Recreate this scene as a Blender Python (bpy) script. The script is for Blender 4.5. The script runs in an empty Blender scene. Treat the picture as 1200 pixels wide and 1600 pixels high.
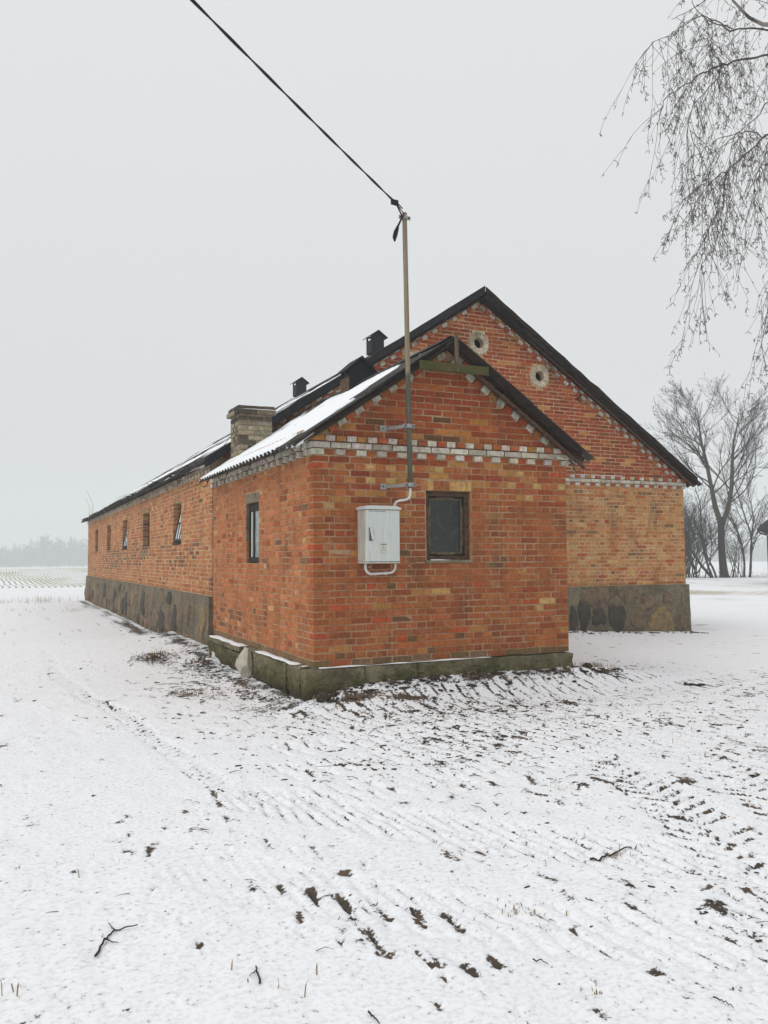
import bpy, bmesh, math, random
import numpy as np
from mathutils import Vector, Matrix
from mathutils.geometry import delaunay_2d_cdt

scene = bpy.context.scene
COL = scene.collection
R = random.Random(7)
NR = np.random.RandomState(11)
PI = math.pi

# ------------------------------------------------------------------ camera
CAM = Vector((-3.1725, -8.7747, 1.6312))
YAW, PITCH, ROLL = math.radians(24.769), math.radians(3.198), math.radians(0.43)
FPX = 1294.8
_fw = Vector((math.sin(YAW)*math.cos(PITCH), math.cos(YAW)*math.cos(PITCH), math.sin(PITCH)))
_rt = Vector((math.cos(YAW), -math.sin(YAW), 0)); _up = _rt.cross(_fw)
_r2 = _rt*math.cos(ROLL) - _up*math.sin(ROLL); _u2 = _rt*math.sin(ROLL) + _up*math.cos(ROLL)
cam_data = bpy.data.cameras.new('camera'); cam = bpy.data.objects.new('camera', cam_data); COL.objects.link(cam)
m3 = Matrix((_r2, _u2, -_fw)).transposed()
cam.matrix_world = Matrix.Translation(CAM) @ m3.to_4x4()
cam_data.sensor_fit = 'VERTICAL'; cam_data.sensor_height = 24.0; cam_data.lens = FPX/1600*24.0
cam_data.clip_start = 0.05; cam_data.clip_end = 4000
scene.camera = cam

# ------------------------------------------------------------------ sky, sun, exposure
SUN_EL, SUN_AZ = math.radians(46), math.radians(272)     # azimuth clockwise from +Y
world = bpy.data.worlds.new('World'); scene.world = world; world.use_nodes = True
wn = world.node_tree.nodes; wl = world.node_tree.links; wn.clear()
w_out = wn.new('ShaderNodeOutputWorld'); w_bg = wn.new('ShaderNodeBackground'); w_bg.inputs['Strength'].default_value = 0.1
w_sky = wn.new('ShaderNodeTexSky'); w_sky.sky_type = 'NISHITA'; w_sky.sun_disc = False
w_sky.sun_elevation = SUN_EL; w_sky.sun_rotation = SUN_AZ; w_sky.air_density = 1.0; w_sky.dust_density = 8.0; w_sky.ozone_density = 1.0
w_hs = wn.new('ShaderNodeHueSaturation'); w_hs.inputs['Saturation'].default_value = 0.08
w_tc = wn.new('ShaderNodeTexCoord'); w_sep = wn.new('ShaderNodeSeparateXYZ'); w_ramp = wn.new('ShaderNodeValToRGB')
w_mix = wn.new('ShaderNodeMix'); w_mix.data_type = 'RGBA'; w_mix.inputs[0].default_value = 0.94
w_mul = wn.new('ShaderNodeMix'); w_mul.data_type = 'RGBA'; w_mul.blend_type = 'MULTIPLY'; w_mul.inputs[0].default_value = 1.0
w_mul.inputs[7].default_value = (10, 10, 10, 1)
cr = w_ramp.color_ramp; cr.elements[0].position = 0.0; cr.elements[0].color = (0.715, 0.735, 0.742, 1)
cr.elements[1].position = 1.0; cr.elements[1].color = (0.90, 0.905, 0.91, 1)
e = cr.elements.new(0.55); e.color = (0.80, 0.815, 0.825, 1)
wl.new(w_tc.outputs['Generated'], w_sep.inputs[0]); wl.new(w_sep.outputs['Z'], w_ramp.inputs[0])
wl.new(w_ramp.outputs[0], w_mul.inputs[6]); wl.new(w_sky.outputs[0], w_hs.inputs['Color'])
wl.new(w_hs.outputs[0], w_mix.inputs[6]); wl.new(w_mul.outputs[2], w_mix.inputs[7])
wl.new(w_mix.outputs[2], w_bg.inputs['Color']); wl.new(w_bg.outputs[0], w_out.inputs['Surface'])

sun_data = bpy.data.lights.new('sun', 'SUN'); sun_data.energy = 1.0; sun_data.angle = math.radians(50); sun_data.color = (1.0, 0.97, 0.93)
sun = bpy.data.objects.new('sun', sun_data); COL.objects.link(sun)
sd = Vector((math.sin(SUN_AZ)*math.cos(SUN_EL), math.cos(SUN_AZ)*math.cos(SUN_EL), math.sin(SUN_EL)))
sun.rotation_euler = (-sd).to_track_quat('-Z', 'Y').to_euler(); sun.location = sd*40

vs = scene.view_settings; vs.view_transform = 'Standard'; vs.look = 'None'; vs.exposure = 0.0; vs.gamma = 1.0; vs.use_curve_mapping = False
scene.render.engine = 'CYCLES'
scene.cycles.max_bounces = 6; scene.cycles.diffuse_bounces = 4; scene.cycles.volume_bounces = 2
scene.cycles.caustics_reflective = False; scene.cycles.caustics_refractive = False

# ------------------------------------------------------------------ helpers
def S(r, g, b):
    f = lambda c: (c/255/12.92) if c/255 <= 0.04045 else ((c/255+0.055)/1.055)**2.4
    return (f(r), f(g), f(b))

def link(name, me, parent=None, kind=None, loc=None):
    o = bpy.data.objects.new(name, me); COL.objects.link(o)
    if parent is not None:
        o.parent = parent
        if parent.type == 'EMPTY': o.matrix_parent_inverse = Matrix.Translation(-parent.location)
    if kind: o['kind'] = kind
    if loc is not None: o.location = loc
    return o

def thing(name, label, cat, loc=(0, 0, 0), group=None):
    o = bpy.data.objects.new(name, None); COL.objects.link(o); o.location = loc; o.empty_display_size = 0.2
    o['label'] = label; o['category'] = cat
    if group: o['group'] = group
    return o

def tag(o, label, cat, group=None):
    o['label'] = label; o['category'] = cat
    if group: o['group'] = group
    return o

def mesh(name, v, f, mat=None, smooth=False):
    me = bpy.data.meshes.new(name)
    v = np.asarray(v, dtype=np.float32).reshape(-1, 3)
    me.from_pydata(v.tolist() if len(v) < 200000 else v, [], f)
    if smooth: me.polygons.foreach_set('use_smooth', np.ones(len(me.polygons), dtype=bool))
    if mat: me.materials.append(mat)
    me.update()
    return me

class MB:
    """collects pieces of ONE part"""
    def __init__(s): s.v = []; s.f = []
    def add(s, v, f):
        n = len(s.v); s.v.extend([tuple(p) for p in v]); s.f.extend([tuple(i+n for i in q) for q in f]); return s
    def box(s, x0, x1, y0, y1, z0, z1, b=0.0, jit=0.0, M=None):
        c = ((x0+x1)/2, (y0+y1)/2, (z0+z1)/2); h = ((x1-x0)/2, (y1-y0)/2, (z1-z0)/2)
        if b > 0: v, f = chamfer(h, min(b, min(h)*0.45)), CH_F
        else:
            v = [(a*h[0], bb*h[1], cc*h[2]) for a in (-1, 1) for bb in (-1, 1) for cc in (-1, 1)]
            f = [(0, 1, 3, 2), (4, 6, 7, 5), (0, 4, 5, 1), (2, 3, 7, 6), (0, 2, 6, 4), (1, 5, 7, 3)]
        out = []
        for p in v:
            q = Vector((p[0]+c[0], p[1]+c[1], p[2]+c[2]))
            if M is not None: q = M @ Vector(p)
            if jit: q += Vector((R.uniform(-jit, jit), R.uniform(-jit, jit), R.uniform(-jit, jit)))
            out.append(q)
        return s.add(out, f)
    def tube(s, pts, rad, n=8, cap=True):
        v, f = tube(pts, rad, n, cap); return s.add(v, f)
    def build(s, name, mat, parent=None, smooth=False, kind=None):
        return link(name, mesh(name, s.v, s.f, mat, smooth), parent, kind)

# chamfered box: 24 verts, 26 faces
def _ch():
    idx = {}; k = 0; V = []
    for sx in (-1, 1):
        for sy in (-1, 1):
            for sz in (-1, 1):
                for a in range(3): idx[(sx, sy, sz, a)] = k; k += 1; V.append((sx, sy, sz, a))
    F = []
    for a in range(3):
        b, c = (a+1) % 3, (a+2) % 3
        for s in (-1, 1):
            q = []
            for (t, u) in ((-1, -1), (1, -1), (1, 1), (-1, 1)):
                sg = [0, 0, 0]; sg[a] = s; sg[b] = t; sg[c] = u; q.append(idx[(*sg, a)])
            F.append(tuple(q) if s > 0 else tuple(reversed(q)))
    for a in range(3):
        b, c = (a+1) % 3, (a+2) % 3
        for t in (-1, 1):
            for u in (-1, 1):
                sg = [0, 0, 0]; sg[b] = t; sg[c] = u
                lo = list(sg); lo[a] = -1; hi = list(sg); hi[a] = 1
                q = (idx[(*lo, b)], idx[(*hi, b)], idx[(*hi, c)], idx[(*lo, c)])
                F.append(q if t*u < 0 else tuple(reversed(q)))
    for sx in (-1, 1):
        for sy in (-1, 1):
            for sz in (-1, 1):
                q = tuple(idx[(sx, sy, sz, a)] for a in range(3)); F.append(q if sx*sy*sz > 0 else tuple(reversed(q)))
    return np.array(V), F
CH_V, CH_F = _ch()
def chamfer(h, b):
    h = np.asarray(h, float); sg = CH_V[:, :3]; ax = CH_V[:, 3]
    v = sg*(h-b)
    for i in range(24): v[i, ax[i]] = sg[i, ax[i]]*h[ax[i]]
    return v

def tube(pts, rad, n=6, cap=True):
    P = [Vector(p) for p in pts]
    if not hasattr(rad, '__len__'): rad = [rad]*len(P)
    V, F = [], []; prev = None
    for i, p in enumerate(P):
        t = (P[min(i+1, len(P)-1)] - P[max(i-1, 0)])
        t = t.normalized() if t.length > 1e-9 else Vector((0, 0, 1))
        if prev is None:
            a = t.cross(Vector((0, 0, 1))) if abs(t.z) < 0.9 else t.cross(Vector((1, 0, 0)))
        else: a = prev - t*prev.dot(t)
        a = a.normalized() if a.length > 1e-6 else t.orthogonal().normalized()
        b = t.cross(a); prev = a
        for k in range(n):
            th = 2*PI*k/n; V.append(p + (a*math.cos(th) + b*math.sin(th))*rad[i])
    for i in range(len(P)-1):
        for k in range(n):
            k2 = (k+1) % n; F.append((i*n+k, i*n+k2, (i+1)*n+k2, (i+1)*n+k))
    if cap and n > 2:
        F.append(tuple(reversed(range(n)))); F.append(tuple(range((len(P)-1)*n, len(P)*n)))
    return V, F

_T = NR.rand(512, 512)
def vnoise(x, y, seed=0):
    x = np.asarray(x, float)+seed*17.31; y = np.asarray(y, float)+seed*9.77
    xi = np.floor(x).astype(int); yi = np.floor(y).astype(int); fx = x-xi; fy = y-yi
    fx = fx*fx*fx*(fx*(fx*6-15)+10); fy = fy*fy*fy*(fy*(fy*6-15)+10)
    g = lambda a, b: _T[a & 511, b & 511]
    return (g(xi, yi)*(1-fx)+g(xi+1, yi)*fx)*(1-fy)+(g(xi, yi+1)*(1-fx)+g(xi+1, yi+1)*fx)*fy
def fbm(x, y, oct=3, seed=0):
    s = 0; a = 1; t = 0
    for o in range(oct):
        s = s + a*(vnoise(x*2**o, y*2**o, seed+o*3)-0.5); t += a; a *= 0.5
    return s/t*2

# ------------------------------------------------------------------ materials
def newmat(name):
    m = bpy.data.materials.new(name); m.use_nodes = True; nt = m.node_tree; nt.nodes.clear()
    o = nt.nodes.new('ShaderNodeOutputMaterial'); p = nt.nodes.new('ShaderNodeBsdfPrincipled'); nt.links.new(p.outputs[0], o.inputs['Surface'])
    return m, nt, p
def nd(nt, t, **kw):
    n = nt.nodes.new(t)
    for k, v in kw.items(): setattr(n, k, v)
    return n
def noise(nt, co, scale, detail=4, rough=0.55, dist=0.0):
    n = nd(nt, 'ShaderNodeTexNoise'); n.inputs['Scale'].default_value = scale; n.inputs['Detail'].default_value = detail
    n.inputs['Roughness'].default_value = rough; n.inputs['Distortion'].default_value = dist
    if co is not None: nt.links.new(co, n.inputs['Vector'])
    return n.outputs['Fac']
def mrange(nt, v, a, b, c=0.0, d=1.0, smooth=False):
    n = nd(nt, 'ShaderNodeMapRange'); n.clamp = True
    if smooth: n.interpolation_type = 'SMOOTHSTEP'
    for i, x in enumerate((a, b, c, d)): n.inputs[i+1].default_value = x
    nt.links.new(v, n.inputs[0]); return n.outputs[0]
def mix(nt, fac, a, b, mode='MIX'):
    n = nd(nt, 'ShaderNodeMix', data_type='RGBA', blend_type=mode)
    for s, v in ((0, fac), (6, a), (7, b)):
        if hasattr(v, 'links') or hasattr(v, 'is_output'): nt.links.new(v, n.inputs[s])
        elif s == 0: n.inputs[0].default_value = v
        else: n.inputs[s].default_value = (*v[:3], 1)
    return n.outputs[2]
def math_(nt, op, a, b=None, c=None):
    n = nd(nt, 'ShaderNodeMath', operation=op)
    for i, v in enumerate((a, b, c)):
        if v is None: continue
        if hasattr(v, 'is_output'): nt.links.new(v, n.inputs[i])
        else: n.inputs[i].default_value = v
    return n.outputs[0]
def bump(nt, p, h, strength=0.3, dist=0.01):
    b = nd(nt, 'ShaderNodeBump'); b.inputs['Strength'].default_value = strength; b.inputs['Distance'].default_value = dist
    nt.links.new(h, b.inputs['Height']); nt.links.new(b.outputs[0], p.inputs['Normal'])
def pos(nt, scale=None):
    g = nd(nt, 'ShaderNodeNewGeometry')
    if scale is None: return g.outputs['Position']
    m = nd(nt, 'ShaderNodeMapping'); m.inputs['Scale'].default_value = scale; nt.links.new(g.outputs['Position'], m.inputs['Vector']); return m.outputs[0]

def plain(name, col, rough=0.8, var=0.25, scale=6.0, bmp=0.15, metal=0.0, dark=None, dscale=3.0, dthr=(0.5, 0.65), stretch=None, spec=0.3):
    """base colour with mottling, optional second colour in patches"""
    m, nt, p = newmat(name)
    co = pos(nt, stretch)
    n1 = noise(nt, co, scale, 5, 0.6)
    lo = tuple(c*(1-var) for c in col); hi = tuple(min(1, c*(1+var)) for c in col)
    c = mix(nt, mrange(nt, n1, 0.3, 0.7), lo, hi)
    if dark is not None:
        n2 = noise(nt, co, dscale, 6, 0.65); c = mix(nt, mrange(nt, n2, *dthr), c, dark)
    nt.links.new(c, p.inputs['Base Color']); p.inputs['Roughness'].default_value = rough; p.inputs['Metallic'].default_value = metal
    p.inputs['Specular IOR Level'].default_value = spec
    if bmp: bump(nt, p, noise(nt, co, scale*4, 5, 0.65), bmp, 0.01)
    return m

def brick_mat(name, src):
    m, nt, p = newmat(name); co = pos(nt)
    if src == 'attr': a = nd(nt, 'ShaderNodeAttribute', attribute_name='tint'); base = a.outputs['Color']
    else: a = nd(nt, 'ShaderNodeObjectInfo'); base = a.outputs['Color']
    n1 = noise(nt, co, 22, 5, 0.65); n2 = noise(nt, co, 7, 4, 0.6); n3 = noise(nt, co, 60, 3, 0.6)
    c = mix(nt, mrange(nt, n1, 0.30, 0.70, 0.0, 1.0), mix(nt, 1.0, base, (0.60, 0.56, 0.53), 'MULTIPLY'), mix(nt, 1.0, base, (1.26, 1.24, 1.20), 'MULTIPLY'))
    c = mix(nt, mrange(nt, n3, 0.54, 0.70, 0, 0.75), c, mix(nt, 0.5, base, S(70, 48, 36)))       # pits and flecks
    c = mix(nt, mrange(nt, n2, 0.56, 0.74, 0, 0.5), c, S(158, 128, 102))                           # lime bloom
    g = noise(nt, co, 1.7, 6, 0.7); g2 = noise(nt, pos(nt, (2.2, 2.2, 0.55)), 1.6, 6, 0.7, 0.4)
    c = mix(nt, mrange(nt, g2, 0.52, 0.70, 0, 0.6), c, S(98, 70, 52))                            # damp streaks
    c = mix(nt, mrange(nt, g, 0.54, 0.70, 0, 0.65), c, S(86, 70, 54))                             # soot and algae
    nt.links.new(c, p.inputs['Base Color']); p.inputs['Roughness'].default_value = 0.92; p.inputs['Specular IOR Level'].default_value = 0.15
    h = math_(nt, 'ADD', n1, math_(nt, 'MULTIPLY', n3, 0.6))
    bump(nt, p, h, 0.55, 0.006)
    return m

def mortar_mat(name, c1, c2):
    m, nt, p = newmat(name); co = pos(nt)
    n = noise(nt, co, 2.6, 6, 0.7); n2 = noise(nt, co, 35, 4, 0.6)
    c = mix(nt, mrange(nt, n, 0.42, 0.58), c1, c2); c = mix(nt, mrange(nt, n2, 0.4, 0.8, 0, 0.45), c, S(104, 92, 74))
    nt.links.new(c, p.inputs['Base Color']); p.inputs['Roughness'].default_value = 0.95; p.inputs['Specular IOR Level'].default_value = 0.1
    bump(nt, p, n2, 0.6, 0.008); return m

def concrete_mat(name, base, moss, dirt, zmoss=0.30, zdirt=0.12):
    m, nt, p = newmat(name); co = pos(nt); g = nd(nt, 'ShaderNodeSeparateXYZ'); nt.links.new(co, g.inputs[0])
    n = noise(nt, co, 5, 6, 0.65); n2 = noise(nt, co, 40, 4, 0.6); n3 = noise(nt, co, 1.4, 5, 0.6)
    c = mix(nt, mrange(nt, n, 0.3, 0.7), tuple(x*0.7 for x in base), tuple(min(1, x*1.25) for x in base))
    c = mix(nt, mrange(nt, n3, 0.50, 0.64, 0, 0.6), c, moss)
    zz = math_(nt, 'ADD', g.outputs['Z'], math_(nt, 'MULTIPLY', n, 0.25))
    c = mix(nt, mrange(nt, zz, zdirt+0.12, zmoss+0.15, 0.85, 0.0), c, moss)
    c = mix(nt, mrange(nt, zz, zdirt+0.05, zdirt+0.2, 0.9, 0.0), c, dirt)
    c = mix(nt, mrange(nt, n2, 0.55, 0.8, 0, 0.4), c, tuple(x*0.45 for x in base))
    n4 = noise(nt, co, 15, 6, 0.75); c = mix(nt, 1.0, c, mix(nt, mrange(nt, n4, 0.32, 0.68), (0.55, 0.55, 0.54), (1.35, 1.34, 1.30)), 'MULTIPLY')
    sk = noise(nt, pos(nt, (3.0, 3.0, 0.5)), 1.5, 6, 0.7); c = mix(nt, mrange(nt, sk, 0.52, 0.68, 0, 0.7), c, tuple(x*0.42 for x in base))
    sk2 = noise(nt, pos(nt, (2.0, 2.0, 0.7)), 1.1, 5, 0.65); c = mix(nt, mrange(nt, sk2, 0.56, 0.70, 0, 0.55), c, tuple(min(1, x*1.5) for x in base))
    nt.links.new(c, p.inputs['Base Color']); p.inputs['Roughness'].default_value = 0.95; p.inputs['Specular IOR Level'].default_value = 0.15
    bump(nt, p, math_(nt, 'ADD', n, math_(nt, 'MULTIPLY', n2, 0.5)), 0.9, 0.03); return m

M = {}
M['brick'] = brick_mat('brick_joined', 'attr'); M['brick_o'] = brick_mat('brick_single', 'obj')
M['mortar'] = mortar_mat('mortar', S(180, 152, 120), S(164, 114, 79))
M['mortar_b'] = mortar_mat('mortar_barn', S(202, 180, 148), S(184, 148, 112))
M['plinth'] = concrete_mat('annex_concrete', S(124, 116, 94), S(82, 82, 48), S(64, 52, 40), 0.36, 0.16)
M['plinth_b'] = concrete_mat('barn_concrete', S(120, 111, 95), S(100, 88, 60), S(66, 60, 52), 0.15, -0.02)
M['stone'] = plain('field_stone', S(116, 99, 80), 0.9, 0.35, 9, 0.5, dark=S(86, 76, 64), dscale=5)
M['stone_d'] = plain('field_stone_dark', S(74, 69, 61), 0.9, 0.35, 9, 0.5, dark=S(62, 58, 54), dscale=5)
M['stone_r'] = plain('field_stone_red', S(124, 98, 82), 0.9, 0.3, 9, 0.4, dark=S(82, 66, 54), dscale=4)
M['stone_y'] = plain('field_stone_ochre', S(132, 112, 80), 0.9, 0.3, 9, 0.4, dark=S(92, 80, 60), dscale=4)
M['snow'] = plain('snow_layer', (0.86, 0.875, 0.895), 0.75, 0.03, 20, 0.25, spec=0.2)
M['wood_dark'] = plain('tarred_wood', S(46, 38, 34), 0.9, 0.5, 14, 0.5, stretch=(2, 2, 6), spec=0.12, dark=S(26, 22, 22), dscale=2.5)
M['wood_brown'] = plain('old_brown_wood', S(96, 71, 54), 0.85, 0.35, 16, 0.4, stretch=(3, 3, 12), dark=S(44, 36, 30), dscale=4)
M['wood_moss'] = plain('mossy_board', S(88, 80, 46), 0.95, 0.35, 10, 0.5, dark=S(70, 74, 34), dscale=5, dthr=(0.42, 0.6))
M['wood_grey'] = plain('weathered_grey_wood', S(104, 92, 74), 0.9, 0.4, 14, 0.5, stretch=(4, 4, 1), dark=S(58, 48, 38), dscale=6)
M['felt'] = plain('dark_board_paint', S(34, 35, 38), 0.9, 0.3, 8, 0.3, dark=S(24, 24, 27), dscale=3)
M['vent'] = plain('vent_black_boards', S(30, 31, 34), 0.85, 0.35, 10, 0.35, stretch=(6, 6, 1))
M['sheet'] = plain('fibre_cement_sheet', S(74, 72, 68), 0.95, 0.3, 12, 0.4, dark=S(48, 48, 42), dscale=3)
M['sheet_d'] = plain('old_dark_sheet', S(58, 56, 54), 0.95, 0.35, 12, 0.4, dark=S(34, 34, 34), dscale=2)
M['steel'] = plain('galvanised_steel', S(156, 157, 154), 0.55, 0.2, 30, 0.1, metal=0.25)
M['iron'] = plain('rusty_black_iron', S(44, 38, 36), 0.7, 0.3, 30, 0.2, metal=0.3)
M['bolt'] = plain('dark_bolt', S(40, 40, 42), 0.5, 0.2, 30, 0.0, metal=0.5)
M['cab'] = plain('cabinet_grey_plastic', S(204, 208, 204), 0.45, 0.05, 5, 0.02, dark=S(172, 171, 158), dscale=2.6, dthr=(0.58, 0.80), stretch=(9, 9, 0.9))
M['cab_side'] = plain('cabinet_side_plastic', S(196, 194, 184), 0.5, 0.05, 5, 0.02, dark=S(150, 144, 124), dscale=2.6, dthr=(0.5, 0.75), stretch=(9, 9, 0.9))
M['pvc'] = plain('white_conduit', S(206, 208, 206), 0.4, 0.04, 6, 0.0, dark=S(186, 184, 168), dscale=5, dthr=(0.55, 0.75))
M['black'] = plain('black_cable', S(24, 24, 30), 0.6, 0.2, 20, 0.0)
M['sticker'] = plain('sticker_white', S(206, 206, 196), 0.5, 0.03, 20, 0.0)
M['sticker_y'] = plain('sticker_faded_yellow', S(196, 194, 168), 0.5, 0.03, 20, 0.0)
M['grey_ink'] = plain('faded_print', S(120, 124, 118), 0.6, 0.05, 20, 0.0)
M['sack'] = plain('white_woven_plastic', S(182, 176, 160), 0.6, 0.1, 12, 0.25, dark=S(150, 140, 122), dscale=5, dthr=(0.5, 0.75))
M['soil'] = plain('frozen_soil', S(74, 64, 54), 1.0, 0.4, 60, 0.6, dark=S(52, 45, 38), dscale=25, spec=0.1)
M['dry'] = plain('dry_grass_straw', S(146, 122, 84), 0.95, 0.35, 12, 0.0, dark=S(92, 76, 54), dscale=9)
M['twig'] = plain('dead_twig', S(58, 50, 44), 0.95, 0.4, 20, 0.2)
M['birch'] = plain('birch_twig', S(92, 84, 84), 0.9, 0.25, 8, 0.0, spec=0.1)
M['birch_bark'] = plain('birch_bark', S(150, 142, 134), 0.9, 0.2, 8, 0.3, dark=S(70, 62, 58), dscale=4, dthr=(0.48, 0.58), stretch=(1, 1, 3))
M['bark'] = plain('dark_bark', S(52, 46, 40), 1.0, 0.3, 5, 0.4, stretch=(3, 3, 0.6), spec=0.1)
M['branch'] = plain('bare_branch', S(44, 40, 37), 1.0, 0.3, 2, 0.0, spec=0.1)
M['lichen'] = plain('lichen_stem', S(76, 72, 58), 1.0, 0.25, 3, 0.2, spec=0.1)
M['forest'] = plain('far_wood', S(70, 78, 74), 1.0, 0.3, 0.2, 0.0, spec=0.0)
M['plaster'] = plain('old_plaster', S(128, 116, 96), 0.95, 0.25, 9, 0.5, dark=S(92, 84, 68), dscale=4)
M['white_paint'] = plain('peeling_white_paint', S(186, 186, 180), 0.6, 0.1, 14, 0.15, dark=S(120, 112, 100), dscale=10, dthr=(0.55, 0.7))
M['frame_dark'] = plain('window_frame_black', S(40, 36, 32), 0.8, 0.3, 16, 0.3)
M['roof_far'] = plain('far_roof_sheet', S(52, 52, 56), 0.85, 0.25, 4, 0.2)
M['wall_far'] = plain('far_wall_render', S(164, 160, 150), 0.9, 0.1, 2, 0.1)
M['dark_in'] = plain('dark_interior', S(34, 30, 28), 1.0, 0.3, 6, 0.2, spec=0.0)  # near-black tone for the barn floor slab

def glass_mat(name, col, rough=0.08):
    m, nt, p = newmat(name); co = pos(nt)
    n = noise(nt, co, 9, 5, 0.6, 0.6); n2 = noise(nt, co, 3, 3)
    nt.links.new(mix(nt, mrange(nt, n, 0.4, 0.75, 0, 0.8), col, tuple(min(1, c*2.6+0.006) for c in col)), p.inputs['Base Color'])
    p.inputs['Roughness'].default_value = rough; p.inputs['Specular IOR Level'].default_value = 0.5
    nt.links.new(mrange(nt, n, 0.3, 0.8, rough, rough+0.25), p.inputs['Roughness'])
    bump(nt, p, n2, 0.05, 0.01); return m
M['glass'] = glass_mat('dusty_dark_glass', S(30, 38, 33), 0.12); M['glass_sky'] = glass_mat('grey_sky_glass', S(104, 116, 114), 0.05)  # glass_sky: grey of the reflected sky painted into the base colour
M['glass_white'] = glass_mat('sky_white_glass', S(186, 192, 192), 0.2)  # pale base colour stands in for the sky reflected in the tilted panes

# ================================================================== GROUND
AW, AL = 3.4913, 4.8672          # annex width (X) and depth (Y)
BW, BL = 10.334, 26.51           # barn right side (X), barn far end (Y)
ZB = 0.42                        # underside of the annex bricks

def ground_base(x, y):
    """broad shape of the ground (no fine relief)"""
    x = np.asarray(x, float); y = np.asarray(y, float)
    z = 0.035*fbm(x*0.28, y*0.28, 2, 5)*np.clip(1.2-np.hypot(x, y)/60, 0, 1)
    prof = np.interp(x, [-0.6, 0.0, 0.6, 1.2, 3.5, 4.3, 5.5], [0.0, 0.10, 0.20, 0.235, 0.24, 0.15, 0.0])
    z = z + prof*np.exp(-((np.minimum(y, 0)+0.05)/0.42)**2)*np.where(y > 0, np.exp(-(y/0.8)**2), 1)*(y < 3)
    z = z + 0.06*np.exp(-((np.minimum(x, 0)+0.1)/0.5)**2)*np.where(x > 0, np.exp(-(x/0.6)**2), 1)*np.clip((y-0.6)/1.0, 0, 1)*(y < 27)
    pb = np.interp(x, [4, 7.3, 8.7, 10.3, 11], [0.16, 0.15, 0.06, 0.0, 0.0])
    z = z + pb*np.exp(-((np.minimum(y, 4.8)-4.75)/0.7)**2)*(y < 8)
    d = np.hypot(x+3.2, y+8.8)
    z = z - 3.2*np.clip((d-185)/140, 0, 1)**1.3
    return z
def gz(x, y): return float(ground_base(x, y))

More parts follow.
